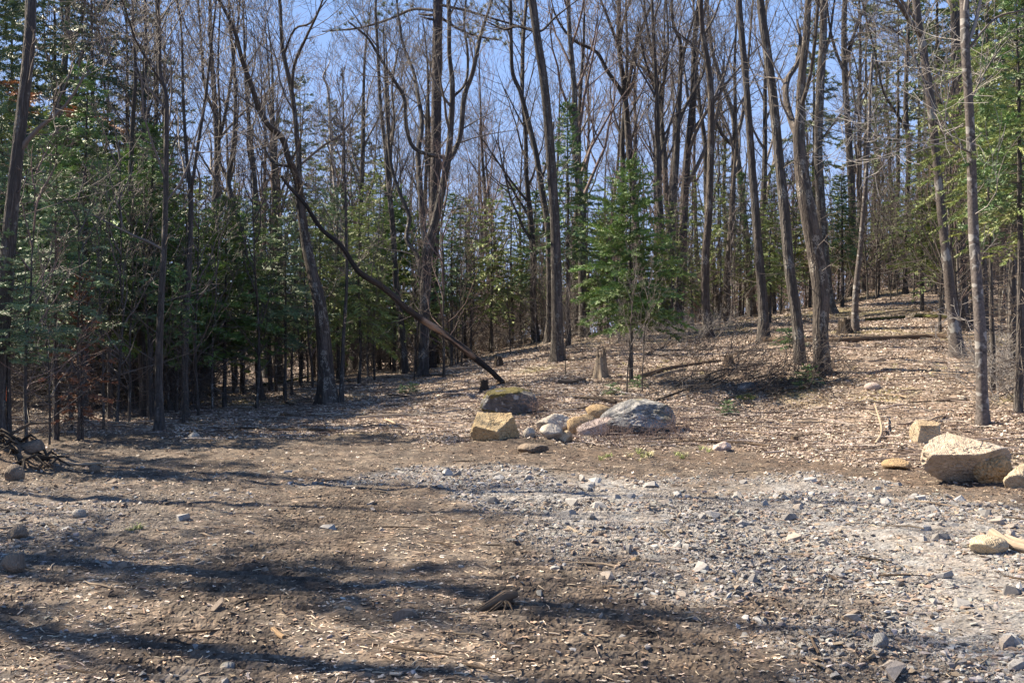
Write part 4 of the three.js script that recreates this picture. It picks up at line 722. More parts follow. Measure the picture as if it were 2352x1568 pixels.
for (const [px, py, h, what] of [[1670, 952, 0.3, 'on the open leaves above the brown soil'], [1465, 893, 0.32, 'at the foot of the bright young fir'], [1406, 908, 0.3, 'between the splintered stump and the grey boulder'], [1852, 892, 0.5, 'below the tall leaning trunk with the pale upper stem'], [1815, 800, 0.6, 'beside the foot of the tall leaning trunk, largest of the seedlings'], [948, 902, 0.28, 'in the leaves near the many-stemmed maple'], [925, 904, 0.24, 'lowest of the two near the many-stemmed maple']])
  con('tiny', GC(px, py), h, `small green fir seedling ${what}`, null, 1.25);

// ---------------------------------------------------------------- bare trees further off, one kind copied many times
function bareTree(seed, H, o = {}) {
  const R = rng(seed), path = []; let x = 0, z = 0; const r0 = o.r ?? 0.0105 * H, lx = (R() - 0.5) * 0.12, lz = (R() - 0.5) * 0.12;
  for (let k = 0; k <= 8; k++) { const t = k / 8; path.push([V(x, t * H * 0.92 - (k ? 0 : 0.15), z), lerp(r0, r0 * 0.13, Math.pow(t, 1.15))]); x += (lx + (R() - 0.5) * 0.13) * H / 8; z += (lz + (R() - 0.5) * 0.13) * H / 8; }
  const C = new Buf(), fork = o.fork ?? 0.38, n = o.boughs ?? 10, tw = { ...OAK, n: o.n ?? [0, 5, 4, 3, 0], thin: o.thin ?? 0.0055, up: o.up ?? 0.12, wig: 0.42 };
  for (let k = 0; k < n; k++) { const t = lerp(fork, 0.97, (k + R() * 0.6) / n), q = byHeight(path, t * H * 0.92); branch(C, q.p, bend(q.d, lerp(0.75, 0.4, t) * lerp(0.7, 1.2, R()), R() * 6.28), H * lerp(0.30, 0.13, t) * lerp(0.75, 1.15, R()), Math.max(0.02, q.r * 0.55), 1, R, tw); }
  for (let k = 0; k < (o.low ?? 4); k++) { const q = byHeight(path, lerp(0.12, fork, R()) * H); branch(C, q.p, bend(q.d, lerp(0.9, 1.4, R()), R() * 6.28), lerp(0.8, 2, R()), 0.012, 2, R, { ...tw, n: [0, 4, 3, 2, 0] }); }
  return { trunk: trunkGeo(path, seed % 40, { flare: 0.5, lump: 0.06, sides: 10, per: 2 }), crown: C.geo(), H };
}
const BARE = [bareTree(21, 17), bareTree(22, 18, { fork: 0.3, boughs: 12 }), bareTree(23, 16, { fork: 0.45 }), bareTree(24, 19, { fork: 0.34, up: 0.18 }), bareTree(25, 15, { fork: 0.26, boughs: 13, r: 0.13 }), bareTree(26, 18, { fork: 0.5, boughs: 9, up: 0.06 })];
const SAP = [1, 2, 3, 4, 5].map((k) => bareTree(40 + k, 6, { r: 0.032, fork: 0.22, boughs: 11, n: [0, 3, 3, 2, 0], thin: 0.004, low: 5, up: 0.1 }));
const BUSH = [1, 2, 3].map((k) => { const C = new Buf(), R = rng(60 + k); for (let i = 0; i < 9; i++) { const a = R() * 6.28; branch(C, V((R() - 0.5) * 0.3, -0.05, (R() - 0.5) * 0.3), V(Math.cos(a) * 0.7, 1, Math.sin(a) * 0.7).normalize(), lerp(0.6, 1.1, R()), 0.007, 2, R, { ...OAK, n: [0, 4, 4, 3, 0], wig: 0.5, up: 0.02, thin: 0.0035 }); } return C.geo(); });
const tws = [M.twig, M.twigRed, M.twig, M.twigDark];
function bare(list, pos, h, label, group, seed, name, mats = [M.cherry, M.maple, M.cherry, M.mapleWarm]) {
  const R = rng(seed * 13 + 5), pr = list[Math.floor(R() * list.length)], s = h / pr.H, root = thing(name, label, 'tree', group, pos);
  mesh('trunk', pr.trunk, mats[Math.floor(R() * mats.length)], root); mesh('crown', pr.crown, tws[Math.floor(R() * tws.length)], root);
  root.scale.setScalar(s); root.rotation.y = R() * 6.28;
  return root;
}
{
  const R = rng(2024), spots = [];
  const free = (x, r, d) => spots.every(([a, b]) => Math.hypot(a - x, b - r) > d);
  let tries = 0;
  while (spots.length < 94 && tries++ < 20000) {
    const r = 35 * Math.pow(92 / 35, Math.pow(R(), 0.85)), px = lerp(-120, 2470, R()), x = ((px - CX) / FOC) * r;
    if (!free(x, r, 2.4)) continue;
    if (Math.abs(px - 1190) < 60 && r < 60 && R() < 0.5) continue;
    spots.push([x, r]);
    const left = px < 560, mid = px < 1250;
    bare(BARE, V(x, land(x, -r), -r), lerp(13, 19, R()) * (r > 60 ? 0.95 : 1), `${r < 48 ? 'bare tree some way' : r < 66 ? 'bare tree well' : 'hazy bare tree far'} behind the ${mark(px)}`, left ? 'bare trees behind the conifer stand' : mid ? 'bare trees behind the thicket' : 'bare trees far back on the rise', spots.length, 'bare_tree');
  }
  // the wood beyond, one mass
  const far = [0, 3].map((k) => BARE[k]), RR = rng(55);
  far.forEach((f, k) => {
    for (const part of ['trunk', 'crown']) {
      const im = new THREE.InstancedMesh(f[part], part === 'trunk' ? M.cherry : M.twigRed, 36), Q = rng(700 + k);
      for (let i = 0; i < 36; i++) { const r = lerp(92, 170, Q()), x = lerp(-0.62, 0.62, Q()) * r, s = lerp(0.7, 1, Q()); im.setMatrixAt(i, MX.clone().compose(V(x, land(x, -r), -r), QT.clone().setFromEuler(EU.set(0, Q() * 6.28, 0)), V(s, s, s))); }
      im.name = numbered('distant_forest'); tag(im, 'bare wood far off beyond the rise, seen as one mass', 'forest', null, 'stuff'); im.castShadow = im.receiveShadow = true; scene.add(im);
    }
  });
  for (const [geo, mat, n, lo, hi, sd] of [[BUSH[0], M.twig, 170, 2.2, 4, 1], [BUSH[1], M.twigRed, 170, 2.2, 4, 2], [CON.hemB.crown, M.needles, 60, 0.6, 1.1, 3], [CON.firC.crown, M.needles, 50, 0.5, 0.9, 4], [BUSH[2], M.twig, 90, 1, 2.2, 5], [BUSH[0], M.twigDark, 60, 1, 2, 6], [BUSH[1], M.twig, 80, 1, 2.2, 7]]) {
    const im = new THREE.InstancedMesh(geo, mat, n), Q = rng(900 + sd);
    for (let i = 0; i < n; i++) { const r = sd > 4 ? lerp(sd === 7 ? 40 : 24, sd === 7 ? 50 : 42, Q()) : lerp(sd > 2 ? 54 : 46, 95, Q()), x = (sd > 4 ? (sd === 7 ? lerp(-0.2, 0.06, Q()) : lerp(-0.5, -0.28, Q())) : lerp(-0.56, 0.56, Q())) * r, s = lerp(lo, hi, Q()); im.setMatrixAt(i, MX.clone().compose(V(x, land(x, -r), -r), QT.clone().setFromEuler(EU.set(0, Q() * 6.28, 0)), V(s, s, s))); }
    im.name = numbered('undergrowth'); tag(im, sd > 4 ? 'tangled dead undergrowth between the stems' : 'tangled undergrowth filling the far wood', 'undergrowth', null, 'stuff'); im.castShadow = im.receiveShadow = true; scene.add(im);
  }
  // trees beside the picture whose shadows fall across the clearing
  const THICK = [bareTree(91, 19, { r: 0.27, fork: 0.55, boughs: 7, n: [0, 4, 4, 3, 0], low: 2 }), bareTree(92, 18, { r: 0.24, fork: 0.6, boughs: 6, n: [0, 4, 3, 3, 0], low: 1 })];
  for (const [x, r, h] of [[-11.6, 11.2, 19], [-11.2, 13.0, 14], [-10.6, 9.1, 17], [-17.5, 14.8, 18], [-12.5, 17, 15]]) bare(THICK, V(x, land(x, -r), -r), h, 'thick bare tree beside the clearing, outside the picture, casting the long shadows', 'trees beside the clearing', Math.round(x * 10 + r), 'bare_tree');
  for (const [x, r, h] of [[-15.5, 27.5, 15], [-19, 25, 15], [-21, 35, 16]]) con('tallA', V(x, land(x, -r), -r), h, 'evergreen beside the clearing, outside the picture', 'evergreens beside the clearing');
  con('tallB', V(-10.9, 0, -10.4), 13, 'evergreen beside the clearing, outside the picture', 'evergreens beside the clearing');
  con('tallA', V(-16, 0, -18.5), 14, 'evergreen beside the clearing, outside the picture', 'evergreens beside the clearing');
  con('tallB', V(-9.4, 0, -8.6), 8, 'evergreen beside the clearing, outside the picture', 'evergreens beside the clearing');
  con('tallB', V(-12.5, 0, -21), 13, 'evergreen beside the clearing, outside the picture', 'evergreens beside the clearing');
}
{
  const R = rng(88);
  for (const [px, py, h] of [[112, 1024, 3.2], [179, 1014, 4.5], [10, 980, 5], [267, 975, 6], [295, 968, 5], [404, 950, 6], [457, 957, 6], [552, 908, 6], [588, 940, 6.5], [60, 1015, 4], [345, 968, 5], [236, 990, 4.2]])
    bare(SAP, G(px, py), h, `thin ${h > 5 ? 'tall' : 'short'} stem fronting the conifer stand by the ${mark(px)}`, 'thin stems at the front of the conifer stand', Math.round(px), 'young_tree');
  for (const [px, py, h] of [[635, 900, 6], [670, 908, 6], [719, 893, 6], [861, 874, 5.5], [814, 824, 6], [690, 888, 5]])
    bare(SAP, G(px, py), h, 'thin young tree on the leaves around the mossy log and the big maple', 'thin young trees by the mossy log', Math.round(px), 'young_tree');
  bare(SAP, G(1476, 1000 - 96), 2.6, 'bare sapling beside the bright young fir', null, 3, 'young_tree');
  bare(SAP, G(1440, 905), 2.9, 'wispy sapling between the splintered stump and the bright young fir', null, 4, 'young_tree');
  bare(SAP, G(1300, 862), 2.2, 'dead thin sapling close to the stout central trunk', null, 6, 'young_tree');
  bare(SAP, G(1246, 782), 5, 'thin dark pole left of the stout central trunk', null, 8, 'young_tree');
  for (const [px, py, h, k] of [[1943, 676, 6, 1], [1994, 690, 7, 2], [2014, 687, 7, 3], [2100, 680, 7, 4], [2114, 662, 7, 5], [2045, 668, 6, 6], [2020, 660, 6, 7], [2140, 672, 6, 8]])
    bare(SAP, G(px, py), h, 'slim straight tree on the crest of the rise behind the mossy logs', 'slim trees on the crest', k, 'young_tree');
  let made = 0, t = 0;
  while (made < 62 && t++ < 4000) {
    const r = lerp(29, 48, R()), px = lerp(560, 1700, Math.pow(R(), 0.9)), p = D(px, r);
    if (r < 33 && px > 1050) continue;
    bare(SAP, p, lerp(3, 7, R()), px < 1100 ? `thin grey stem in the thicket behind the ${mark(px)}` : `thin grey stem up the slope behind the ${mark(px)}`, px < 1100 ? 'stems of the thicket' : 'stems along the back of the slope', 300 + made, 'young_tree', [M.cherry, M.smooth, M.mapleWarm]); made++;
  }
  for (let k = 0; k < 22; k++) { const r = lerp(22, 40, R()), px = lerp(-20, 620, R()); bare(SAP, D(px, r), lerp(4, 7.5, R()), `slim shaded stem in the conifer stand behind the ${mark(px)}`, 'stems inside the conifer stand', 500 + k, 'young_tree', [M.cherry, M.ash]); }
  for (let k = 0; k < 34; k++) { const r = lerp(25, 42, R()), px = lerp(2150, 2420, R()); bare(SAP, D(px, r), lerp(4, 7.5, R()), `slim stem ${r < 28 ? 'close' : 'deep'} among the hemlocks by the ${mark(px)}`, 'stems among the hemlocks', 600 + k, 'young_tree', [M.maple, M.smooth, M.cherry]); }
  for (let k = 0; k < 22; k++) { const r = lerp(38, 50, R()), px = lerp(1650, 2160, R()); bare(SAP, D(px, r), lerp(4, 7, R()), `slim grey stem among the trunks behind the ${mark(px)}`, 'slim stems up the rise', 700 + k, 'young_tree', [M.maple, M.smooth, M.cherry]); }
  // brambles and bare bushes
  const bush = (px, py, s, label, group, mat) => { const m = mesh(numbered('bare_bush'), BUSH[Math.floor(R() * 3)], mat, scene); m.position.copy(G(px, py)); m.scale.set(s, s * 0.8, s); m.rotation.y = R() * 6.28; tag(m, label, 'bush', group); };
  for (const [px, py, s] of [[1375, 1022, 0.5], [1420, 1030, 0.55], [1470, 1026, 0.5], [1530, 1025, 0.5], [1575, 1015, 0.55], [1600, 1000, 0.5], [1230, 960, 0.55], [1262, 945, 0.5], [1320, 1016, 0.4], [1200, 955, 0.4]])
    bush(px, py, s, 'reddish tangle of brambles around the row of rocks and the grey boulder', 'brambles around the boulders', M.twigRed);
  for (const [px, py, s] of [[1640, 892, 0.7], [1690, 905, 0.7], [1750, 900, 0.7], [1790, 890, 0.6], [1600, 905, 0.7], [1560, 900, 0.6], [1920, 885, 0.8], [1960, 880, 0.7], [1900, 878, 0.7]])
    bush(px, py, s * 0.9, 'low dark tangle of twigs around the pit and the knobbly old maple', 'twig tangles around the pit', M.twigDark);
  for (let k = 0; k < 24; k++) bush(lerp(1080, 1680, R()), lerp(765, 800, R()), lerp(0.6, 1.1, R()), 'bare grey bush at the back edge of the slope', 'bushes at the back of the slope', M.twigPale);
  for (let k = 0; k < 5; k++) bush(lerp(20, 420, R()), lerp(985, 1020, R()), lerp(0.4, 0.8, R()), 'dead twiggy bush at the front of the dark conifer stand', 'twiggy bushes before the conifers', M.twig);
  for (let k = 0; k < 14; k++) bush(lerp(2270, 2380, R()), lerp(850, 930, R()), lerp(0.7, 1.4, R()), 'pale twiggy bush under the hemlocks behind the mottled tree', 'twiggy bushes under the hemlocks', M.twigPale);
}

// ---------------------------------------------------------------- stumps, logs, fallen branches
function stump(label, px0, px1, top, foot, mat, { jag = 0.5, flare = 0.9, name = 'tree_stump', seed = 1 } = {}) {
  const f = G((px0 + px1) / 2, foot), r = -f.z, w = ((px1 - px0) / FOC) * r / 2, h = ((foot - top) / FOC) * r, B = new Buf(), n = 9, pts = [], rr = [], S = 22;
  for (let k = 0; k <= n; k++) { pts.push(V(0, lerp(-0.1, h, k / n), 0)); rr.push(w * 0.72); }
  tube(B, pts, rr, S, { uv: 0.5, shape: (a, run, t) => 1 + flare * Math.exp(-run / (0.3 * h)) * (0.6 + 0.5 * Math.cos(a * 5 + seed)) + 0.25 * (n3(Math.cos(a) * 2 + seed, Math.sin(a) * 2, run * 3) - 0.5) - 0.25 * t });
  const p = B.p;
  for (let s = 0; s <= S; s++) for (let k = 5; k <= n; k++) { const o = (k * (S + 1) + s) * 3 + 1, cut = 1 - jag * (0.15 + 0.85 * hash(s % S, seed)) * 1.0; p[o] = Math.min(p[o], lerp(p[o], h * cut, (k - 4) / (n - 4))); }
  const root = thing(name, label, 'stump', null, f);
  mesh('bark', B.geo(true), mat, root);
  const I = new Buf(); tube(I, [V(0, h * (1 - jag) * 0.55, 0), V(0, h * (1 - jag * 0.95), 0)], [w * 0.55, w * 0.42], 12, { cap: true, uv: 0.4 }); mesh('heartwood', I.geo(), M.wood, root);
  if (jag > 0.3) for (let k = 0; k < 9; k++) { const a = (k / 9) * 6.283 + seed, Q = hash(k, seed, 5), c = Math.cos(a), z = Math.sin(a), hh = h * (1 - jag * Q * 0.9), S2 = new Buf(); tube(S2, [V(c * w * 0.5, h * 0.15, z * w * 0.5), V(c * w * 0.46, hh * 0.6, z * w * 0.46), V(c * w * (0.3 + 0.2 * Q), hh * 1.02, z * w * 0.4)], [w * 0.26, w * 0.2, 0.004], 5, { uv: 0.3 }); mesh('shard', S2.geo(), k % 3 ? mat : M.wood, root); }
  return root;
}
stump('tall splintered grey stump in front of the stout central trunk', 1362, 1400, 790, 868, M.wood, { jag: 0.62, seed: 3, flare: 1.0 });
stump('small dark rotten stump beside the foot of the leaning dead trunk', 1098, 1126, 868, 898, M.char, { jag: 0.3, seed: 5 });
stump('charred stump among the leaves above the leaning dead trunk', 1130, 1160, 815, 842, M.char, { jag: 0.5, seed: 6 });
stump('low sawn stump with an orange cut face on the open leaves', 1811, 1840, 996, 1016, M.woodDark, { jag: 0.06, seed: 7, flare: 0.5 });
stump('rotten brown stump at the end of the long grey log', 1658, 1692, 812, 842, M.woodDark, { jag: 0.5, seed: 8 });
stump('dark upturned root stump beside the slanting snag', 1918, 1962, 726, 765, M.char, { jag: 0.35, seed: 9 });
stump('upright black stub behind the reddish bowed trunk', 1578, 1596, 698, 750, M.char, { jag: 0.35, seed: 10, flare: 0.4 });
stump('broken rotten snag with brown heartwood behind the many-stemmed maple', 1000, 1024, 728, 820, M.woodDark, { jag: 0.45, seed: 11, flare: 0.5, name: 'broken_snag' });
stump('crumbling rotten snag with an orange gash behind the bowed reddish trunk', 1584, 1612, 640, 738, M.woodDark, { jag: 0.4, seed: 12, flare: 0.4, name: 'broken_snag' });
function log(label, pts, w, mat, { name = 'fallen_log', lift = 0.85, seed = 1, category = 'log', twigs = 0, group, sides = 10, thin = 0.5 } = {}) {
  const R = rng(seed * 7 + 3), g = pts.map(([x, y]) => G(x, y)), foot = g[0].clone(), r0 = -foot.z, rad = (w / 2 / FOC) * r0;
  const path = g.map((p, i) => [p.clone().sub(foot).add(V(0, rad * lift + (pts[i][2] ?? 0), 0)), rad * lerp(1, thin, i / (g.length - 1))]), [p, rr] = smoothPath(path, 8), B = new Buf();
  tube(B, p, rr, sides, { cap: true, uv: 0.5, shape: (a, run) => 1 + 0.2 * (n3(Math.cos(a) * 2 + seed, Math.sin(a) * 2, run * 3) - 0.5) * 2 });
  const root = thing(name, label, category, group, foot);
  mesh('trunk', B.geo(true), mat, root);
  if (twigs) { const C = new Buf(); for (let k = 0; k < twigs; k++) { const q = alongPath(path, lerp(0.2, 1, R())); const d = bend(q.d, lerp(0.5, 1.1, R()), R() * 6.28); d.y = Math.abs(d.y); branch(C, q.p, d.normalize(), lerp(0.4, 1.1, R()), Math.max(0.006, q.r * 0.4), 2, R, { ...OAK, n: [0, 3, 3, 2, 0], up: 0 }); } mesh('crown', C.geo(), M.twigDark, root); }
  return root;
}
const mossyLog = new THREE.MeshStandardMaterial({ ...BARK.maple, color: gray(0.75, 0.85, 0.28), roughness: 1, bumpScale: 0.03 });
log('long dark fallen log lying across the rise behind the leaning dark trunk', [[1738, 783], [1830, 786], [1920, 787], [2040, 781], [2150, 777], [2250, 782]], 12, M.woodDark, { seed: 1, thin: 0.8 });
log('mossy log lying higher up the rise, nearer the slanting snag', [[1990, 738], [2030, 735], [2080, 731]], 8, mossyLog, { seed: 2, thin: 0.8 });
log('mossy log running out to the leaning dark trunk, high on the rise', [[2104, 730], [2150, 731], [2186, 733]], 10, mossyLog, { seed: 3, thin: 0.9 });
log('long weathered log running up the leaves from the bright young fir', [[1468, 868], [1520, 855], [1580, 842], [1655, 832]], 13, M.woodDark, { seed: 4 });
log('short grey log lying parallel in front of the long weathered one', [[1502, 871], [1535, 861], [1568, 851]], 9, M.wood, { seed: 5, thin: 0.8 });
log('dark slanting pole lying over the pit and brush', [[1508, 922], [1580, 902, 0.05], [1660, 878, 0.25], [1745, 856]], 6, M.char, { seed: 6, category: 'branch', name: 'fallen_pole', twigs: 6 });
log('thin grey branch rising to the tall leaning trunk', [[1620, 870], [1700, 850, 0.06], [1776, 834]], 5, M.woodDark, { seed: 7, category: 'branch', name: 'fallen_branch', twigs: 5 });
log('bark-bare branch end lying uphill of the bright young fir', [[1492, 812], [1520, 800], [1545, 788, 0.08]], 6, M.woodDark, { seed: 8, category: 'branch', name: 'fallen_branch', twigs: 3 });
log('mossy green log at the edge of the dark thicket', [[606, 888], [660, 878], [722, 866]], 9, mossyLog, { seed: 9 });
log('rotten brown log behind the thin pole-straight tree', [[762, 850], [800, 845], [845, 838]], 11, M.woodDark, { seed: 10 });
log('grey log running uphill behind the many-stemmed maple', [[905, 848], [965, 832], [1030, 818]], 7, M.wood, { seed: 11 });
log('broken log piece lying left of the splintered stump', [[1282, 880], [1310, 878], [1345, 874]], 9, M.woodDark, { seed: 12, thin: 0.9 });
log('pale barkless log lying on the edge of the tracked soil', [[136, 1066], [180, 1066], [232, 1068]], 9, M.woodPale, { seed: 13, thin: 0.6 });
log('thin pale pole continuing the line of the barkless log', [[228, 1067], [262, 1063], [298, 1056]], 4, M.woodPale, { seed: 14, category: 'branch', name: 'fallen_pole' });
log('splintered grey driftwood lying over the tan rock at the gravel edge', [[2278, 1262, 0.12], [2320, 1272, 0.05], [2370, 1278, 0.02]], 20, M.woodPale, { seed: 15, thin: 1.1, name: 'driftwood' });
log('weathered board end jutting in at the edge above the driftwood', [[2310, 1245, 0.03], [2345, 1252, 0.02], [2390, 1255]], 18, M.woodPale, { seed: 16, thin: 1, name: 'driftwood' });
log('curved piece of wood on the stones at the shaded edge', [[-8, 1212], [26, 1210], [64, 1202]], 8, M.wood, { seed: 17, category: 'branch', name: 'fallen_branch' });
log('long brown stick lying on the tracked soil', [[1196, 1273], [1250, 1260], [1312, 1242]], 5, M.woodDark, { seed: 18, category: 'stick', name: 'stick' });
log('dark thin stick on the gravel', [[1512, 1216], [1540, 1238], [1562, 1262]], 4, M.char, { seed: 19, category: 'stick', name: 'stick' });
log('chunky broken piece of wood beside the dark wet-looking stone', [[1306, 1214], [1325, 1222], [1346, 1230]], 11, M.wood, { seed: 20, category: 'stick', name: 'wood_chunk', thin: 0.8 });
log('pale flat sliver of wood half pressed into the tracked soil', [[918, 1272], [950, 1273], [990, 1277]], 8, M.woodPale, { seed: 21, category: 'stick', name: 'wood_chunk', lift: 0.1 });
log('short cut stick end lying in the shaded grit at the front', [[626, 1452], [640, 1464], [652, 1472]], 12, M.woodGold, { seed: 22, category: 'stick', name: 'wood_chunk', thin: 0.9 });
log('bent pale twig on the gravel at the front', [[2520 * 0.9 - 20, 1530], [2270, 1510], [2262, 1490]], 5, M.woodPale, { seed: 23, category: 'stick', name: 'stick' });
log('brown bark-covered stick across the gravel stones', [[1905, 1330], [1940, 1336], [1975, 1338]], 9, M.woodDark, { seed: 24, category: 'stick', name: 'stick' });
log('snapped pale branch standing in the leaves behind the squarish block of rock', [[2012, 1020], [2026, 1000, 0.05], [2010, 968, 0.25]], 8, M.woodPale, { seed: 25, category: 'branch', name: 'fallen_branch' });
log('straight pale stick on the leaves above the sawn stump', [[1790, 1002], [1740, 1010], [1690, 1018]], 4, M.woodPale, { seed: 26, category: 'stick', name: 'stick' });
log('long thin dead branch beneath the bright young fir', [[1290, 944], [1380, 936], [1480, 928]], 5, M.woodDark, { seed: 27, category: 'branch', name: 'fallen_branch', twigs: 4 });
log('pale birch branch lying on the leaves near the splintered stump', [[1395, 892], [1430, 906], [1480, 912]], 6, M.birch, { seed: 28, category: 'branch', name: 'fallen_branch', twigs: 2 });
log('dark thin branch lying on the leaves behind the pale yellow boulder', [[880, 938], [960, 926], [1060, 905]], 5, M.woodDark, { seed: 29, category: 'branch', name: 'fallen_branch', twigs: 4 });
log('crooked dead bough lying at the back of the slope', [[1150, 795], [1210, 788, 0.1], [1262, 780, 0.2]], 7, M.wood, { seed: 30, category: 'branch', name: 'fallen_branch', twigs: 8 });
{
  const R = rng(733);
  for (let k = 0; k < 22; k++) {
    const px = lerp(1540, 1800, R()), py = lerp(868, 918, R()), l = lerp(40, 110, R()), up = lerp(-22, 8, R());
    log(k % 2 ? 'dead branch tangled in the brush over the dark pit' : 'dark dead branch lying across the brush by the pit', [[px, py], [px + l * 0.5, py + up * 0.5, lerp(0, 0.12, R())], [px + l, py + up, lerp(0, 0.2, R())]], lerp(2.5, 4.5, R()), [M.woodDark, M.char, M.wood][k % 3], { seed: 60 + k, category: 'branch', name: 'fallen_branch', twigs: 4, sides: 6, group: k % 2 ? 'branches tangled over the pit' : 'branches by the pit', thin: 0.35 });
  }
  for (let k = 0; k < 14; k++) {
    const px = lerp(1180, 1720, R()), py = lerp(775, 860, R()), l = lerp(40, 120, R()), up = lerp(-16, 10, R());
    log('bare dead branch lying on the leaves high on the slope', [[px, py], [px + l * 0.5, py + up * 0.5], [px + l, py + up, lerp(0, 0.1, R())]], lerp(2.5, 5, R()), [M.woodDark, M.wood, M.char][k % 3], { seed: 90 + k, category: 'branch', name: 'fallen_branch', twigs: 3, sides: 6, group: 'branches high on the slope', thin: 0.35 });
  }
}
{
  // knotted root lump on the tracked soil
  const R = rng(31), foot = G(1146, 1392), root = thing('root_clump', 'dark knotted root clump lying on the tracked soil', 'root', null, foot), B = new Buf();
  tube(B, [V(-0.16, -0.02, 0.06), V(-0.05, 0.03, 0.02), V(0.05, 0.075, -0.02), V(0.14, 0.08, -0.06)], [0.02, 0.035, 0.045, 0.02], 9, { cap: true, shape: (a, run) => 1 + 0.6 * (fbm3(Math.cos(a) * 2, Math.sin(a) * 2, run * 14, 3) - 0.5) });
  mesh('root', B.geo(true), M.woodDark, root); root.scale.setScalar(0.8);
  for (let k = 0; k < 14; k++) { const F = new Buf(), a = R() * 6.28; tube(F, [V(0.04, 0.05, 0), V(0.04 + Math.cos(a) * 0.08, 0.05 * R(), Math.sin(a) * 0.08), V(Math.cos(a) * 0.2, -0.01, Math.sin(a) * 0.16)], [0.015, 0.01, 0.004], 5); mesh('rootlet', F.geo(), M.woodDark, root); }
  // the heap of roots at the edge
  const H = thing('root_heap', 'dark heap of torn roots and branches at the shaded edge', 'roots', null, G(30, 1080));
  for (let k = 0; k < 60; k++) { const F = new Buf(), a = R() * 6.28, l = lerp(0.15, 0.55, R()), x = (R() - 0.75) * 1.2, z = (R() - 0.5) * 0.9 - 0.3, y = land(H.position.x + x, H.position.z + z) - H.position.y + 0.02, d = V(Math.cos(a), (R() - 0.3) * 0.6, Math.sin(a) * 0.7); tube(F, [V(x, y, z), V(x, y, z).addScaledVector(d, l * 0.5).add(V(0, 0.05, 0)), V(x, y, z).addScaledVector(d, l).add(V(0, -0.03, 0))], [0.022, 0.018, 0.006], 5); mesh('root', F.geo(), k % 4 ? M.char : M.woodDark, H); }
}
{
  // loose sticks and branches that lie about, alike
  const R = rng(17), geos = [1, 2, 3, 4].map((k) => { const B = new Buf(), Q = rng(k + 50); tube(B, [V(-0.5, 0, 0), V(-0.2, 0.02, (Q() - 0.5) * 0.1), V(0.15, 0.015, (Q() - 0.5) * 0.12), V(0.5, 0.01, (Q() - 0.5) * 0.1)], [0.014, 0.016, 0.012, 0.005], 6, { cap: true }); return B.geo(true); });
  for (let k = 0; k < 230; k++) {
    const slope = k > 50, r = slope ? lerp(15, 34, R()) : 5 * Math.pow(15 / 5, R()), x = lerp(-0.47, 0.47, R()) * r, q = zones(x, -r);
    if (slope && q.litter < 0.5) continue;
    const s = slope ? lerp(0.5, 2.6, R() * R()) : lerp(0.15, 0.5, R()), m = mesh(numbered('stick'), geos[k % 4], [M.woodDark, M.wood, M.char, M.woodPale][Math.floor(R() * 4)], scene);
    m.position.set(x, land(x, -r) + 0.012, -r); m.rotation.y = R() * 6.28; m.scale.set(s, Math.max(0.5, s * 0.8), Math.max(0.5, s * 0.8));
    if (slope) tag(m, x < -2 ? 'dead stick lying on the leaves by the thicket' : 'dead stick lying on the sunlit leaves of the slope', 'stick', x < -2 ? 'sticks by the thicket' : 'sticks on the slope');
    else tag(m, q.gravel > 0.35 ? 'short dead stick lying on the gravel' : 'short dead stick lying on the tracked soil', 'stick', q.gravel > 0.35 ? 'sticks on the gravel' : 'sticks on the soil');
  }
}
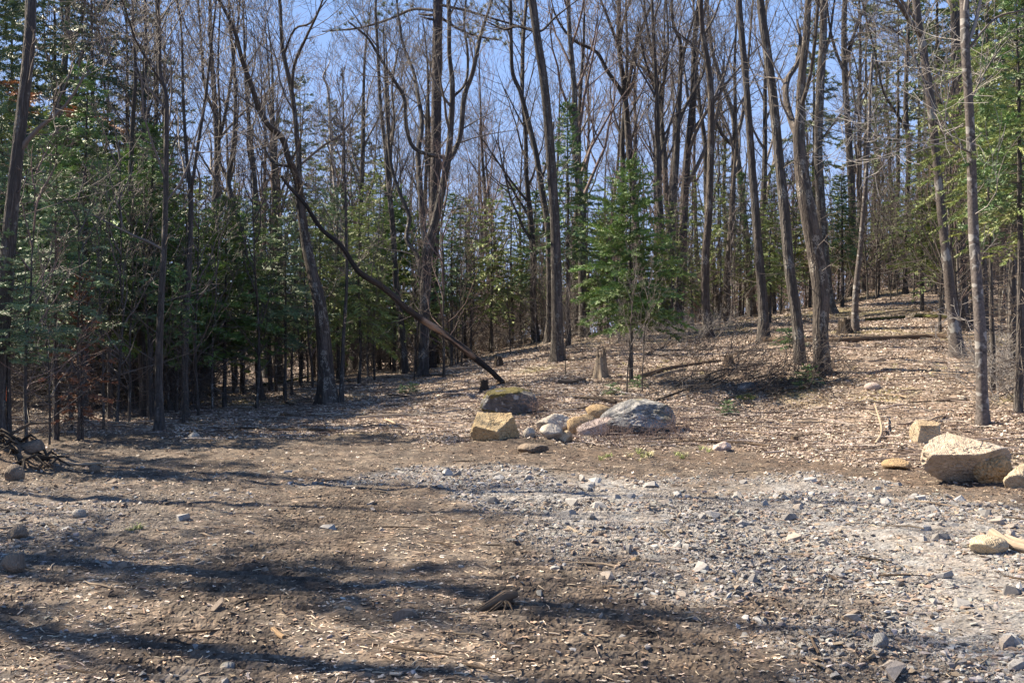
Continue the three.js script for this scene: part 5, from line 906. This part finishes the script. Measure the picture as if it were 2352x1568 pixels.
{
  // grass tufts
  const tuftGeo = [1, 2, 3].map((k) => { const R = rng(k + 800), B = new Buf(false); for (let i = 0; i < 30; i++) { const a = R() * 6.28, l = lerp(0.5, 1, R()), o = V((R() - 0.5) * 0.5, 0, (R() - 0.5) * 0.5), d = V(Math.cos(a) * 0.6, 1, Math.sin(a) * 0.6), w = V(-Math.sin(a), 0, Math.cos(a)).multiplyScalar(0.022), m = o.clone().addScaledVector(d, l * 0.55), e = m.clone().add(V(Math.cos(a) * 0.35 * l, l * 0.12, Math.sin(a) * 0.35 * l)); for (const [p, q, s] of [[o.clone().add(w), o.clone().sub(w), m.clone().add(w)], [o.clone().sub(w), m.clone().sub(w), m.clone().add(w)], [m.clone().add(w), m.clone().sub(w), e]]) B.p.push(...p.toArray(), ...q.toArray(), ...s.toArray()); } return B.geo(); });
  const green = new THREE.MeshStandardMaterial({ color: gray(0.27, 0.31, 0.10), roughness: 0.7, side: THREE.DoubleSide }), straw = new THREE.MeshStandardMaterial({ color: gray(0.46, 0.41, 0.24), roughness: 0.8, side: THREE.DoubleSide });
  const R = rng(61), put = (px, py, s, mat, label, group) => { const m = mesh(numbered('grass_tuft'), tuftGeo[Math.floor(R() * 3)], mat, scene); m.position.copy(G(px, py)); m.scale.set(s * 1.4, s, s * 1.4); m.rotation.y = R() * 6; tag(m, label, 'grass', group); };
  for (let k = 0; k < 7; k++) put(lerp(1690, 1745, R()), lerp(906, 920, R()), 0.12, green, 'fresh green grass tuft at the lower rim of the dark pit', 'green grass by the pit');
  for (let k = 0; k < 16; k++) put(lerp(1380, 1640, R()), lerp(1035, 1062, R()), lerp(0.06, 0.12, R()), R() < 0.35 ? green : straw, 'thin yellow-green grass tuft below the large grey boulder', 'grass below the grey boulder');
  for (let k = 0; k < 18; k++) put(lerp(1420, 1620, R()), lerp(830, 862, R()), lerp(0.08, 0.14, R()), straw, 'straw-coloured grass tuft on the leaves by the long weathered log', 'straw grass by the log');
  for (let k = 0; k < 16; k++) put(lerp(1960, 2200, R()), lerp(835, 872, R()), lerp(0.08, 0.14, R()), straw, 'yellowish grass tuft on the leaves before the long dark log', 'yellowish grass by the dark log');
  put(300, 1218, 0.07, green, 'small bright green sprig growing on the shaded track');
  put(318, 1216, 0.08, green, 'second bright green sprig beside the first on the shaded track');
}
// bright orange survey ribbon on the thin stem at the edge
{
  const p = G(10, 980), r = -p.z, B = new Buf();
  const q = P(14, 905, r - 0.1);
  const g = new THREE.PlaneGeometry(0.1, 0.26, 3, 6), a = g.attributes.position;
  for (let i = 0; i < a.count; i++) a.setZ(i, 0.03 * Math.sin(a.getY(i) * 22 + a.getX(i) * 30));
  g.computeVertexNormals();
  const m = single('ribbon', g, new THREE.MeshStandardMaterial({ color: gray(0.7, 0.16, 0.05), side: THREE.DoubleSide, roughness: 0.6 }), 'orange marker ribbon tied to a thin stem at the conifer edge', 'ribbon', null, q);
  m.rotation.y = 0.3;
}
renderer.render(scene, camera);
